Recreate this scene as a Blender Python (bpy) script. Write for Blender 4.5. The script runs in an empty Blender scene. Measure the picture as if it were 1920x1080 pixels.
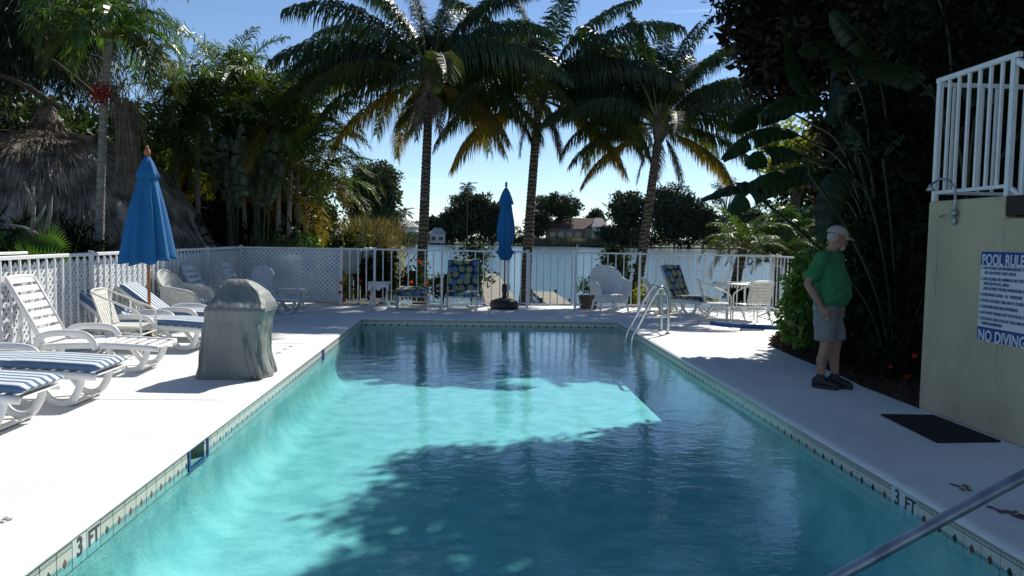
import bpy, math, random
import numpy as np
from mathutils import Vector, Matrix
R = math.radians
PI = math.pi
S = bpy.context.scene
COL = S.collection

# ------------------------------------------------------------------ camera
FPX, EYE = 1480.0, 1.55
psi, pit, rol = R(3.04), R(3.68), R(1.0)
Fv = Vector((math.sin(psi)*math.cos(pit), math.cos(psi)*math.cos(pit), -math.sin(pit)))
R0 = Vector((math.cos(psi), -math.sin(psi), 0)); U0 = R0.cross(Fv)
Rv = R0*math.cos(rol)+U0*math.sin(rol); Uv = -R0*math.sin(rol)+U0*math.cos(rol)
cam = bpy.data.cameras.new('camera'); cam.sensor_width = 36; cam.lens = FPX/1920*36
cam.clip_start = .05; cam.clip_end = 3000
co = bpy.data.objects.new('camera', cam); COL.objects.link(co)
M4 = Matrix((Rv, Uv, -Fv)).transposed().to_4x4(); M4.translation = Vector((0, 0, EYE))
co.matrix_world = M4; S.camera = co

# ------------------------------------------------------------------ sky, sun, exposure
SUN_AZ, SUN_EL = R(31), R(43)
w = bpy.data.worlds.new('World'); S.world = w; w.use_nodes = True
nt = w.node_tree; nt.nodes.clear()
o_ = nt.nodes.new('ShaderNodeOutputWorld'); bg = nt.nodes.new('ShaderNodeBackground')
sky = nt.nodes.new('ShaderNodeTexSky'); sky.sky_type = 'NISHITA'; sky.sun_disc = False
sky.sun_elevation = SUN_EL; sky.sun_rotation = SUN_AZ
sky.air_density = 0.75; sky.dust_density = 0.0; sky.ozone_density = 3.0
bg.inputs['Strength'].default_value = 0.104
# thin contrails low over the lake: a slanted band texture on the sky direction
tc = nt.nodes.new('ShaderNodeTexCoord'); mp = nt.nodes.new('ShaderNodeMapping')
mp.inputs['Rotation'].default_value = (0, R(4.5), 0); mp.inputs['Scale'].default_value = (1.2, 1.2, 60)
nz = nt.nodes.new('ShaderNodeTexNoise'); nz.inputs['Scale'].default_value = 2.2; nz.inputs['Detail'].default_value = 3
cr = nt.nodes.new('ShaderNodeValToRGB'); cr.color_ramp.elements[0].position = .62; cr.color_ramp.elements[1].position = .85
cr.color_ramp.elements[0].color = (0, 0, 0, 1); cr.color_ramp.elements[1].color = (.3, .3, .3, 1)
mx = nt.nodes.new('ShaderNodeMixRGB'); mx.inputs[2].default_value = (9.5, 11, 12, 1)
nt.links.new(tc.outputs['Generated'], mp.inputs[0]); nt.links.new(mp.outputs[0], nz.inputs[0])
nt.links.new(nz.outputs[0], cr.inputs[0]); nt.links.new(cr.outputs[0], mx.inputs[0])
nt.links.new(sky.outputs[0], mx.inputs[1]); nt.links.new(mx.outputs[0], bg.inputs[0]); nt.links.new(bg.outputs[0], o_.inputs[0])
sl = bpy.data.lights.new('sun', 'SUN'); sl.energy = 5.0; sl.angle = R(0.53); sl.color = (1, .955, .87)
so = bpy.data.objects.new('sun', sl); COL.objects.link(so)
SD = Vector((math.sin(SUN_AZ)*math.cos(SUN_EL), math.cos(SUN_AZ)*math.cos(SUN_EL), math.sin(SUN_EL)))
so.rotation_euler = SD.to_track_quat('Z', 'Y').to_euler(); so.location = (10, 15, 15)
S.view_settings.view_transform = 'Standard'; S.view_settings.look = 'None'
S.view_settings.exposure = 0.3; S.view_settings.gamma = 1; S.view_settings.use_curve_mapping = False
S.render.engine = 'CYCLES'
S.cycles.max_bounces = 8; S.cycles.transparent_max_bounces = 12; S.cycles.diffuse_bounces = 3
S.cycles.glossy_bounces = 4; S.cycles.transmission_bounces = 4
S.cycles.sample_clamp_indirect = 8

# ------------------------------------------------------------------ helpers
rnd = random.Random(7)
RN = np.random.default_rng(11)


def ray(px, py):
    return Fv*FPX + Rv*(px-960) + Uv*(540-py)


def G(px, py, z=0):
    d = ray(px, py); return Vector((0, 0, EYE)) + d*((z-EYE)/d.z)


def D(px, py, Y):
    d = ray(px, py); return Vector((0, 0, EYE)) + d*(Y/d.y)


_mats = {}


def mat(name, col, rough=.6, var=0., vscale=4., bump=0., bscale=40., metal=0., transl=0., spec=.5, objvar=0., col2=None, stretch=(1, 1, 1), coords='Object', det=4):
    """principled material with noise colour variation, bump and optional translucency"""
    if name in _mats:
        return _mats[name]
    m = bpy.data.materials.new(name); m.use_nodes = True; n = m.node_tree.nodes; l = m.node_tree.links
    p = n['Principled BSDF']; p.inputs['Roughness'].default_value = rough; p.inputs['Metallic'].default_value = metal
    p.inputs['Specular IOR Level'].default_value = spec
    c = tuple(col)+(1,)
    out = None
    if var or col2 or bump:
        t = n.new('ShaderNodeTexCoord'); mp = n.new('ShaderNodeMapping'); mp.inputs['Scale'].default_value = stretch
        l.new(t.outputs[coords], mp.inputs[0])
    if var or col2:
        z = n.new('ShaderNodeTexNoise'); z.inputs['Scale'].default_value = vscale; z.inputs['Detail'].default_value = det
        l.new(mp.outputs[0], z.inputs[0])
        r = n.new('ShaderNodeValToRGB')
        a = col2 if col2 else tuple(x*(1-var) for x in col)
        b = col if col2 else tuple(min(1, x*(1+var)) for x in col)
        r.color_ramp.elements[0].position = .36; r.color_ramp.elements[1].position = .64
        r.color_ramp.elements[0].color = tuple(a)+(1,); r.color_ramp.elements[1].color = tuple(b)+(1,)
        l.new(z.outputs[0], r.inputs[0]); out = r.outputs[0]
    if objvar:
        oi = n.new('ShaderNodeObjectInfo'); hs = n.new('ShaderNodeHueSaturation')
        mr = n.new('ShaderNodeMapRange'); mr.inputs['To Min'].default_value = 1-objvar; mr.inputs['To Max'].default_value = 1+objvar
        l.new(oi.outputs['Random'], mr.inputs[0]); l.new(mr.outputs[0], hs.inputs['Value'])
        if out: l.new(out, hs.inputs['Color'])
        else: hs.inputs['Color'].default_value = c
        out = hs.outputs[0]
    if out: l.new(out, p.inputs['Base Color'])
    else: p.inputs['Base Color'].default_value = c
    if bump:
        z2 = n.new('ShaderNodeTexNoise'); z2.inputs['Scale'].default_value = bscale; z2.inputs['Detail'].default_value = 5
        l.new(mp.outputs[0], z2.inputs[0])
        b = n.new('ShaderNodeBump'); b.inputs['Strength'].default_value = min(1, bump); b.inputs['Distance'].default_value = .01*max(1, bump)
        l.new(z2.outputs[0], b.inputs['Height']); l.new(b.outputs[0], p.inputs['Normal'])
    if transl:
        tr = n.new('ShaderNodeBsdfTranslucent'); ms = n.new('ShaderNodeMixShader'); ms.inputs[0].default_value = transl
        if out:
            g = n.new('ShaderNodeMixRGB'); g.blend_type = 'MULTIPLY'; g.inputs[0].default_value = 1
            g.inputs[2].default_value = (1.5, 1.6, .7, 1); l.new(out, g.inputs[1]); l.new(g.outputs[0], tr.inputs[0])
        else: tr.inputs[0].default_value = (min(1, c[0]*1.5), min(1, c[1]*1.6), c[2]*.7, 1)
        l.new(p.outputs[0], ms.inputs[1]); l.new(tr.outputs[0], ms.inputs[2]); l.new(ms.outputs[0], n['Material Output'].inputs[0])
    _mats[name] = m
    return m


class MB:
    def __init__(s): s.v = []; s.f = []; s.mi = []; s.cur = 0

    def add(s, vs, fs):
        o = len(s.v); s.v += [tuple(x) for x in vs]
        for f in fs: s.f.append([o+i for i in f]); s.mi.append(s.cur)

    def box(s, c, d, rot=None, bev=0):
        """box; bev > 0 chamfers all the edges"""
        hx, hy, hz = d[0]/2, d[1]/2, d[2]/2
        c = Vector(c)
        T = (lambda p: c+(rot @ Vector(p))) if rot is not None else (lambda p: c+Vector(p))
        if bev <= 0:
            vs = [T((x*hx, y*hy, z*hz)) for x in (-1, 1) for y in (-1, 1) for z in (-1, 1)]
            s.add(vs, [(0, 1, 3, 2), (4, 6, 7, 5), (0, 4, 5, 1), (2, 3, 7, 6), (0, 2, 6, 4), (1, 5, 7, 3)])
        else:
            b = min(bev, hx*.98, hy*.98, hz*.98)
            vs = []
            for x in (-1, 1):
                for y in (-1, 1):
                    for z in (-1, 1):
                        vs += [T((x*hx, y*(hy-b), z*(hz-b))), T((x*(hx-b), y*hy, z*(hz-b))), T((x*(hx-b), y*(hy-b), z*hz))]
            I = lambda x, y, z, k: ((x*2+y)*2+z)*3+k
            fs = []
            for a in (0, 1):
                q = [(0, 0), (0, 1), (1, 1), (1, 0)]
                fs.append([I(a, y, z, 0) for y, z in q]); fs.append([I(x, a, z, 1) for x, z in q]); fs.append([I(x, y, a, 2) for x, y in q])
            for a in (0, 1):
                for b2 in (0, 1):
                    fs.append([I(0, a, b2, 1), I(1, a, b2, 1), I(1, a, b2, 2), I(0, a, b2, 2)])
                    fs.append([I(a, 0, b2, 0), I(a, 1, b2, 0), I(a, 1, b2, 2), I(a, 0, b2, 2)])
                    fs.append([I(a, b2, 0, 0), I(a, b2, 1, 0), I(a, b2, 1, 1), I(a, b2, 0, 1)])
            for x in (0, 1):
                for y in (0, 1):
                    for z in (0, 1): fs.append([I(x, y, z, k) for k in range(3)])
            s.add(vs, fs)

    def tube(s, pts, r, n=8, cap=True, flat=1.0):
        pts = [Vector(p) for p in pts]; m = len(pts)
        if not hasattr(r, '__len__'): r = [r]*m
        vs = []; prev = None
        for i, p in enumerate(pts):
            t = (pts[min(i+1, m-1)]-pts[max(i-1, 0)]).normalized()
            if prev is None:
                a = Vector((0, 0, 1)) if abs(t.z) < .9 else Vector((1, 0, 0))
                e = t.cross(a).normalized()
            else:
                e = (prev-t*prev.dot(t)).normalized()
            prev = e; g = t.cross(e)
            for k in range(n):
                a = 2*PI*k/n; vs.append(p+e*math.cos(a)*r[i]+g*math.sin(a)*r[i]*flat)
        fs = [(i*n+k, i*n+(k+1) % n, (i+1)*n+(k+1) % n, (i+1)*n+k) for i in range(m-1) for k in range(n)]
        if cap: fs += [tuple(range(n-1, -1, -1)), tuple(range((m-1)*n, m*n))]
        s.add(vs, fs)

    def lathe(s, prof, c=(0, 0, 0), n=24, fold=None, sx=1, sy=1):
        """prof: list of (r, z); fold(a, i, t) multiplies the radius"""
        m = len(prof); vs = []
        for i, (r, z) in enumerate(prof):
            for k in range(n):
                a = 2*PI*k/n; q = r*(fold(a, i/(m-1), k) if fold else 1)
                vs.append((c[0]+q*math.cos(a)*sx, c[1]+q*math.sin(a)*sy, c[2]+z))
        fs = [(i*n+k, i*n+(k+1) % n, (i+1)*n+(k+1) % n, (i+1)*n+k) for i in range(m-1) for k in range(n)]
        fs += [tuple(range(n-1, -1, -1)), tuple(range((m-1)*n, m*n))]
        s.add(vs, fs)

    def loft(s, rings, n=20, close=True):
        """rings: (cx, cy, z, rx, ry[, power])"""
        vs = []
        for q in rings:
            cx, cy, z, rx, ry = q[:5]; pw = q[5] if len(q) > 5 else 1
            for k in range(n):
                a = 2*PI*k/n; c_, s_ = math.cos(a), math.sin(a)
                vs.append((cx+rx*math.copysign(abs(c_)**pw, c_), cy+ry*math.copysign(abs(s_)**pw, s_), z))
        m = len(rings)
        fs = [(i*n+k, i*n+(k+1) % n, (i+1)*n+(k+1) % n, (i+1)*n+k) for i in range(m-1) for k in range(n)]
        if close: fs += [tuple(range(n-1, -1, -1)), tuple(range((m-1)*n, m*n))]
        s.add(vs, fs)

    def ball(s, c, r, n=12, m=8, rot=None):
        if not hasattr(r, '__len__'): r = (r, r, r)
        vs = []; c = Vector(c)
        for i in range(m+1):
            t = PI*i/m
            for k in range(n):
                a = 2*PI*k/n
                q = Vector((r[0]*math.sin(t)*math.cos(a), r[1]*math.sin(t)*math.sin(a), -r[2]*math.cos(t)))
                if rot is not None: q = rot @ q
                vs.append(c+q)
        s.add(vs, [(i*n+k, i*n+(k+1) % n, (i+1)*n+(k+1) % n, (i+1)*n+k) for i in range(m) for k in range(n)])

    def limb(s, pts, rs, n=12):
        s.tube(pts, rs, n)
        for p, r in zip(pts, rs): s.ball(p, r*.995, n, 8)

    def grid(s, P, nu, nv):
        """P(u, v) for u, v in 0..1"""
        vs = [P(i/nu, j/nv) for i in range(nu+1) for j in range(nv+1)]
        s.add(vs, [(i*(nv+1)+j, (i+1)*(nv+1)+j, (i+1)*(nv+1)+j+1, i*(nv+1)+j+1) for i in range(nu) for j in range(nv)])

    def mesh(s, name, m=None, smooth=False):
        me = bpy.data.meshes.new(name); me.from_pydata(s.v, [], s.f)
        for x in (m if isinstance(m, (list, tuple)) else [m]):
            if x: me.materials.append(x)
        if any(s.mi): me.polygons.foreach_set('material_index', s.mi)
        if smooth: me.polygons.foreach_set('use_smooth', [True]*len(s.f))
        me.update(); return me

    def build(s, name, m, parent=None, smooth=False, loc=(0, 0, 0), auto=False):
        o = link(name, s.mesh(name, m, smooth), parent, loc)
        return o


def link(name, me, parent=None, loc=(0, 0, 0), rot=(0, 0, 0)):
    o = bpy.data.objects.new(name, me); COL.objects.link(o)
    o.location = loc; o.rotation_euler = rot
    if parent: o.parent = parent
    return o


def tag(o, label=None, cat=None, group=None, kind=None):
    if label: o['label'] = label
    if cat: o['category'] = cat
    if group: o['group'] = group
    if kind: o['kind'] = kind
    return o


def thing(name, label, cat, loc=(0, 0, 0), rz=0, group=None):
    o = bpy.data.objects.new(name, None); COL.objects.link(o)
    o.location = loc; o.rotation_euler = (0, 0, rz)
    return tag(o, label, cat, group)


def copy_tree(o, parent=None):
    c = o.copy(); COL.objects.link(c)
    if parent: c.parent = parent
    for ch in list(o.children): copy_tree(ch, c)
    return c


def fast_mesh(name, V, nper, m, quads=True):
    """V: (N*nper, 3) array, each consecutive nper verts one face"""
    me = bpy.data.meshes.new(name); nv = len(V); nf = nv//nper
    me.vertices.add(nv); me.vertices.foreach_set('co', V.astype(np.float32).ravel())
    me.loops.add(nv); me.loops.foreach_set('vertex_index', np.arange(nv, dtype=np.int32))
    me.polygons.add(nf); me.polygons.foreach_set('loop_start', np.arange(0, nv, nper, dtype=np.int32))
    me.update(calc_edges=True); me.materials.append(m)
    return me


def unit(a): return a/np.maximum(1e-9, np.linalg.norm(a, axis=1, keepdims=True))


def leaf_quads(P, L, W, down=0., dirs=None, spread=1.):
    n = len(P); d = RN.normal(size=(n, 3))*spread
    if dirs is not None: d = d+dirs
    d[:, 2] -= down; d = unit(d)
    q = unit(np.cross(d, RN.normal(size=(n, 3))))
    l = (L*(.65+.7*RN.random(n)))[:, None]; w_ = (W*(.65+.7*RN.random(n)))[:, None]
    V = np.stack([P, P+d*l*.45+q*w_*.5, P+d*l, P+d*l*.45-q*w_*.5], 1)
    return V.reshape(-1, 3)


def clumps(c, rad, n, cr, shell=.55, flat=.8, seed=None):
    """n clump centres through the outer part of an ellipsoid"""
    g = np.random.default_rng(seed if seed is not None else RN.integers(1e9))
    d = unit(g.normal(size=(n, 3))); r = (shell+(1-shell)*g.random(n))[:, None]
    C = np.array(c)+d*r*np.array(rad)
    rr = cr*(.6+.8*g.random(n))
    return C, rr


def fill(C, rr, per, flat=.75):
    out = []
    for c, r in zip(C, rr):
        k = max(4, int(per)); d = unit(RN.normal(size=(k, 3)))
        u_ = (RN.random(k)**.4)[:, None]
        out.append(c+d*u_*r*np.array([1, 1, flat]))
    return np.concatenate(out)


def arc(t, a, b, h):
    a, b = Vector(a), Vector(b); p = a.lerp(b, t); p.z += h*4*t*(1-t); return p


# ------------------------------------------------------------------ materials
M = dict(
    deck=mat('deck_paint', (.80, .80, .79), .72, vscale=.9, bump=.5, bscale=60, det=14, col2=(.69, .69, .675)),
    coping=mat('coping_paint', (.76, .77, .75), .62, var=.05, vscale=6, bump=.2, bscale=60),
    plaster=mat('pool_plaster', (.64, .72, .66), .7, vscale=4.0, bump=.6, bscale=26, col2=(.40, .56, .53), det=15),
    white_metal=mat('white_painted_metal', (.74, .76, .78), .4, var=.04, vscale=9),
    white_plastic=mat('white_plastic', (.80, .80, .79), .38, var=.03, vscale=5),
    dirty_white=mat('weathered_white_plastic', (.66, .67, .68), .5, var=.07, vscale=7),
    strap=mat('cream_vinyl', (.72, .71, .64), .45, var=.05, vscale=9),
    lattice=mat('white_lattice', (.70, .73, .75), .55, var=.08, vscale=2.5),
    steel=mat('stainless_steel', (.58, .59, .60), .22, metal=1.0, var=.1, vscale=14, bump=.1, bscale=120),
    steel_dull=mat('dull_steel', (.34, .35, .37), .42, metal=.9, var=.25, vscale=9, bump=.15, bscale=60),
    blue_canvas=mat('blue_canvas', (.006, .135, .36), .85, var=.14, vscale=2.5, bump=.5, bscale=260, stretch=(1, 1, .5)),
    wood=mat('varnished_wood', (.36, .12, .045), .5, var=.25, vscale=6, stretch=(8, 8, 1)),
    dark_plastic=mat('black_plastic', (.022, .021, .026), .5, var=.2, vscale=6),
    cover=mat('grey_vinyl_cover', (.195, .215, .208), .6, var=.12, vscale=3.5, bump=4.5, bscale=6, stretch=(1.3, 1.3, .35)),
    stucco=mat('cream_stucco', (.58, .50, .34), .9, vscale=1.6, bump=2.2, bscale=55, det=12, col2=(.47, .41, .28), stretch=(1.5, 1.5, .6)),
    stair_dark=mat('brown_tread', (.035, .018, .014), .8, var=.2),
    mulch=mat('mulch', (.05, .028, .018), .95, var=.5, vscale=30, bump=1, bscale=60),
    soil=mat('soil_and_grass', (.055, .075, .022), .95, var=.4, vscale=6, col2=(.09, .07, .035), bump=1, bscale=30),
    land=mat('land', (.05, .07, .02), .95, var=.4, vscale=.3, col2=(.08, .075, .03)),
    mat_black=mat('black_mat', (.006, .006, .006), .9, bump=1, bscale=300),
    trunk=mat('palm_trunk', (.21, .165, .115), .92, var=.4, vscale=5, bump=1, bscale=26, col2=(.085, .062, .045), stretch=(1.5, 1.5, 5)),
    trunk_pale=mat('pale_palm_trunk', (.26, .24, .20), .9, var=.3, vscale=5, bump=.8, bscale=30, stretch=(1, 1, 5)),
    bark=mat('dark_bark', (.10, .075, .055), .95, var=.35, vscale=8, bump=1, bscale=30),
    husk=mat('dead_frond', (.15, .115, .085), .95, var=.35, vscale=8),
    coconut=mat('coconut_husk', (.10, .12, .03), .6, var=.3, vscale=8),
    rachis=mat('frond_midrib', (.17, .17, .05), .5, var=.2, vscale=3),
    frond=mat('coconut_frond', (.026, .052, .013), .4, var=.25, vscale=1.5, transl=.3, objvar=.25, spec=.6),
    frond_mid=mat('olive_frond', (.058, .072, .015), .45, var=.35, vscale=1.5, transl=.5, objvar=.3, spec=.3),
    frond_old=mat('yellowing_frond', (.25, .16, .025), .5, var=.3, vscale=1.2, transl=.5, objvar=.2, col2=(.12, .09, .018), spec=.3),
    frond_green=mat('bright_frond', (.06, .125, .022), .36, var=.25, vscale=2, transl=.36, objvar=.2, spec=.6),
    areca=mat('areca_frond', (.055, .095, .017), .42, var=.3, vscale=2, transl=.36, objvar=.35, spec=.4),
    petiole=mat('leaf_stalk', (.022, .034, .014), .5, var=.2, vscale=4),
    leaf=mat('broad_leaf', (.012, .030, .011), .4, var=.25, vscale=4, transl=.2, objvar=.2, spec=.35),
    leaf_pale=mat('pale_broad_leaf', (.055, .085, .04), .4, var=.25, vscale=4, transl=.25, objvar=.15, spec=.6),
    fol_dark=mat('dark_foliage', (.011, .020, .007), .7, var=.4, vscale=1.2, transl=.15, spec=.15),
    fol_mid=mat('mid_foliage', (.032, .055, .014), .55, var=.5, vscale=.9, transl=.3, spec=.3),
    fol_bush=mat('hibiscus_foliage', (.075, .155, .025), .38, var=.35, vscale=3, transl=.35),
    fol_yellow=mat('yellow_foliage', (.16, .17, .025), .5, var=.35, vscale=1.5, transl=.5),
    fol_purple=mat('purple_foliage', (.024, .015, .014), .55, var=.5, vscale=2, transl=.18, col2=(.012, .016, .008), spec=.25),
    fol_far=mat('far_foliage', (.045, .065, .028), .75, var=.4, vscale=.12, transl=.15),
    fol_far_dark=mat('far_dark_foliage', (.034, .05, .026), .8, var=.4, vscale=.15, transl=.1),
    needle=mat('pine_needles', (.035, .048, .024), .6, var=.4, vscale=1.2, transl=.2),
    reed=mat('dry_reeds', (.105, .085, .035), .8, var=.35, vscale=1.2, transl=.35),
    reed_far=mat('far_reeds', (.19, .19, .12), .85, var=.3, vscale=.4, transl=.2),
    thatch=mat('thatch', (.44, .38, .31), .95, var=.4, vscale=3, bump=1, bscale=40, col2=(.16, .135, .11)),
    red=mat('red_petals', (.62, .02, .015), .5, transl=.3),
    orange=mat('orange_petals', (.75, .25, .03), .5, transl=.3),
    berries=mat('red_berries', (.26, .022, .012), .4, var=.3, vscale=14),
    skin=mat('skin', (.31, .165, .115), .55, var=.08, vscale=18),
    shirt=mat('green_cotton', (.025, .165, .06), .88, var=.07, vscale=8, bump=3.5, bscale=7),
    shorts=mat('grey_cotton', (.19, .19, .195), .9, var=.08, vscale=10, bump=3, bscale=8),
    cap=mat('tan_cotton', (.34, .30, .27), .9, var=.08, vscale=12),
    hair=mat('grey_hair', (.34, .32, .30), .8, var=.15, vscale=60, bump=.6, bscale=120),
    shoe=mat('black_leather', (.012, .012, .014), .6, var=.2, vscale=20),
    glass_dark=mat('lens', (.05, .05, .055), .1, spec=.8),
    blue_foam=mat('blue_foam', (.03, .11, .33), .8, var=.1, vscale=9),
    dock=mat('dock_planks', (.24, .21, .145), .85, var=.2, vscale=2, bump=.5, bscale=30),
    wicker=mat('grey_wicker', (.58, .60, .57), .7, var=.3, vscale=60, bump=1, bscale=160),
    pot=mat('clay_pot', (.12, .075, .05), .8, var=.2),
    grey_box=mat('grey_cabinet', (.30, .32, .33), .6, var=.08, vscale=4),
    ink=mat('dark_ink', (.05, .05, .05), .6),
    sign_white=mat('sign_white', (.62, .66, .68), .4, var=.02),
    sign_blue=mat('sign_blue', (.012, .045, .25), .4),
    sign_ink=mat('sign_ink', (.05, .09, .25), .5),
    roof_brown=mat('brown_roof', (.115, .078, .062), .85, var=.15, vscale=.8),
    roof_grey=mat('grey_roof', (.36, .35, .33), .8, var=.12, vscale=.6),
    house_wall=mat('house_wall', (.24, .20, .17), .85, var=.12, vscale=.7),
    house_white=mat('house_white', (.62, .62, .60), .8, var=.06, vscale=.7),
    pane=mat('window_pane', (.02, .025, .03), .12, spec=.8),
    rust=mat('rust_stain', (.20, .12, .09), .9, var=.3, vscale=30),
    skimmer_blue=mat('blue_skimmer_tile', (.01, .022, .20), .25, var=.2, vscale=30),
    skimmer_in=mat('skimmer_throat', (.40, .47, .38), .6),
    grout=mat('pool_grout', (.42, .44, .38), .8, var=.1, vscale=20),
)


def stripes_mat():
    m = bpy.data.materials.new('striped_canvas'); m.use_nodes = True; n = m.node_tree.nodes; l = m.node_tree.links
    t = n.new('ShaderNodeTexCoord'); sx = n.new('ShaderNodeSeparateXYZ'); l.new(t.outputs['Object'], sx.inputs[0])
    mul = n.new('ShaderNodeMath'); mul.operation = 'MULTIPLY'; mul.inputs[1].default_value = 2*PI/.105; l.new(sx.outputs['Y'], mul.inputs[0])
    si = n.new('ShaderNodeMath'); si.operation = 'SINE'; l.new(mul.outputs[0], si.inputs[0])
    r = n.new('ShaderNodeValToRGB'); r.color_ramp.interpolation = 'CONSTANT'
    e = r.color_ramp.elements; e[0].color = (.62, .64, .62, 1); e[1].position = .66; e[1].color = (.085, .155, .29, 1)
    x = e.new(.50); x.color = (.24, .36, .48, 1)
    mr = n.new('ShaderNodeMapRange'); mr.inputs[1].default_value = -1; l.new(si.outputs[0], mr.inputs[0]); l.new(mr.outputs[0], r.inputs[0])
    l.new(r.outputs[0], n['Principled BSDF'].inputs['Base Color']); n['Principled BSDF'].inputs['Roughness'].default_value = .9
    nz = n.new('ShaderNodeTexNoise'); nz.inputs['Scale'].default_value = 9; b = n.new('ShaderNodeBump'); b.inputs['Strength'].default_value = .4; b.inputs['Distance'].default_value = .02
    l.new(t.outputs['Object'], nz.inputs[0]); l.new(nz.outputs[0], b.inputs['Height']); l.new(b.outputs[0], n['Principled BSDF'].inputs['Normal'])
    return m


def circles_mat():
    m = bpy.data.materials.new('circle_print_canvas'); m.use_nodes = True; n = m.node_tree.nodes; l = m.node_tree.links
    t = n.new('ShaderNodeTexCoord')
    v = n.new('ShaderNodeTexVoronoi'); v.voronoi_dimensions = '2D'; v.inputs['Scale'].default_value = 6.6; v.inputs['Randomness'].default_value = .6
    l.new(t.outputs['UV'], v.inputs['Vector'])
    lt = n.new('ShaderNodeMath'); lt.operation = 'LESS_THAN'; lt.inputs[1].default_value = .45; l.new(v.outputs['Distance'], lt.inputs[0])
    sp = n.new('ShaderNodeSeparateColor'); l.new(v.outputs['Color'], sp.inputs[0])
    r = n.new('ShaderNodeValToRGB'); r.color_ramp.interpolation = 'CONSTANT'; e = r.color_ramp.elements
    e[0].color = (.27, .31, .14, 1); e[1].position = .62; e[1].color = (.10, .20, .34, 1)
    l.new(sp.outputs[0], r.inputs[0])
    mx = n.new('ShaderNodeMixRGB'); mx.inputs[1].default_value = (.012, .03, .085, 1); l.new(lt.outputs[0], mx.inputs[0]); l.new(r.outputs[0], mx.inputs[2])
    l.new(mx.outputs[0], n['Principled BSDF'].inputs['Base Color']); n['Principled BSDF'].inputs['Roughness'].default_value = .85
    return m


def tile_mat():
    """decorated frost-proof tile: object x 0..1 along, z 0..1 up"""
    m = bpy.data.materials.new('pool_tile'); m.use_nodes = True; n = m.node_tree.nodes; l = m.node_tree.links
    t = n.new('ShaderNodeTexCoord'); s = n.new('ShaderNodeSeparateXYZ'); l.new(t.outputs['UV'], s.inputs[0])
    def mt(op, a, b=None):
        x = n.new('ShaderNodeMath'); x.operation = op
        for i, q in enumerate((a, b)):
            if q is None: continue
            if isinstance(q, (int, float)): x.inputs[i].default_value = q
            else: l.new(q, x.inputs[i])
        return x.outputs[0]
    X, Z = s.outputs[0], s.outputs[1]
    def mixc(f, a, c):
        x = n.new('ShaderNodeMixRGB'); l.new(f, x.inputs[0])
        if isinstance(a, tuple): x.inputs[1].default_value = a
        else: l.new(a, x.inputs[1])
        if isinstance(c, tuple): x.inputs[2].default_value = c
        else: l.new(c, x.inputs[2])
        return x.outputs[0]
    nz = n.new('ShaderNodeTexNoise'); nz.inputs['Scale'].default_value = 6; l.new(t.outputs['Object'], nz.inputs[0])
    base = mixc(nz.outputs[0], (.55, .55, .46, 1), (.68, .68, .60, 1))
    dm = mt('ADD', mt('ABSOLUTE', mt('SUBTRACT', X, .5)), mt('MULTIPLY', mt('ABSOLUTE', mt('SUBTRACT', Z, .40)), .9))
    oi = n.new('ShaderNodeObjectInfo')
    dc = mixc(mt('GREATER_THAN', oi.outputs['Random'], .5), (.26, .05, .035, 1), (.035, .045, .05, 1))
    c = mixc(mt('LESS_THAN', dm, .17), base, dc)
    # small waves beside the diamond
    wv = mt('ABSOLUTE', mt('SUBTRACT', mt('SUBTRACT', Z, .34), mt('MULTIPLY', mt('SINE', mt('MULTIPLY', X, 44)), .07)))
    wv = mt('MULTIPLY', mt('LESS_THAN', wv, .055), mt('GREATER_THAN', dm, .22))
    c = mixc(wv, c, (.18, .24, .27, 1))
    for z0, h in ((.80, .022), (.955, .02)):
        c = mixc(mt('LESS_THAN', mt('ABSOLUTE', mt('SUBTRACT', Z, z0)), h), c, (.10, .10, .08, 1))
    dots = mt('MULTIPLY', mt('LESS_THAN', mt('ABSOLUTE', mt('SUBTRACT', Z, .885)), .025), mt('GREATER_THAN', mt('SINE', mt('MULTIPLY', X, 50)), 0))
    c = mixc(dots, c, (.12, .13, .10, 1))
    l.new(c, n['Principled BSDF'].inputs['Base Color']); n['Principled BSDF'].inputs['Roughness'].default_value = .22
    return m


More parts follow.
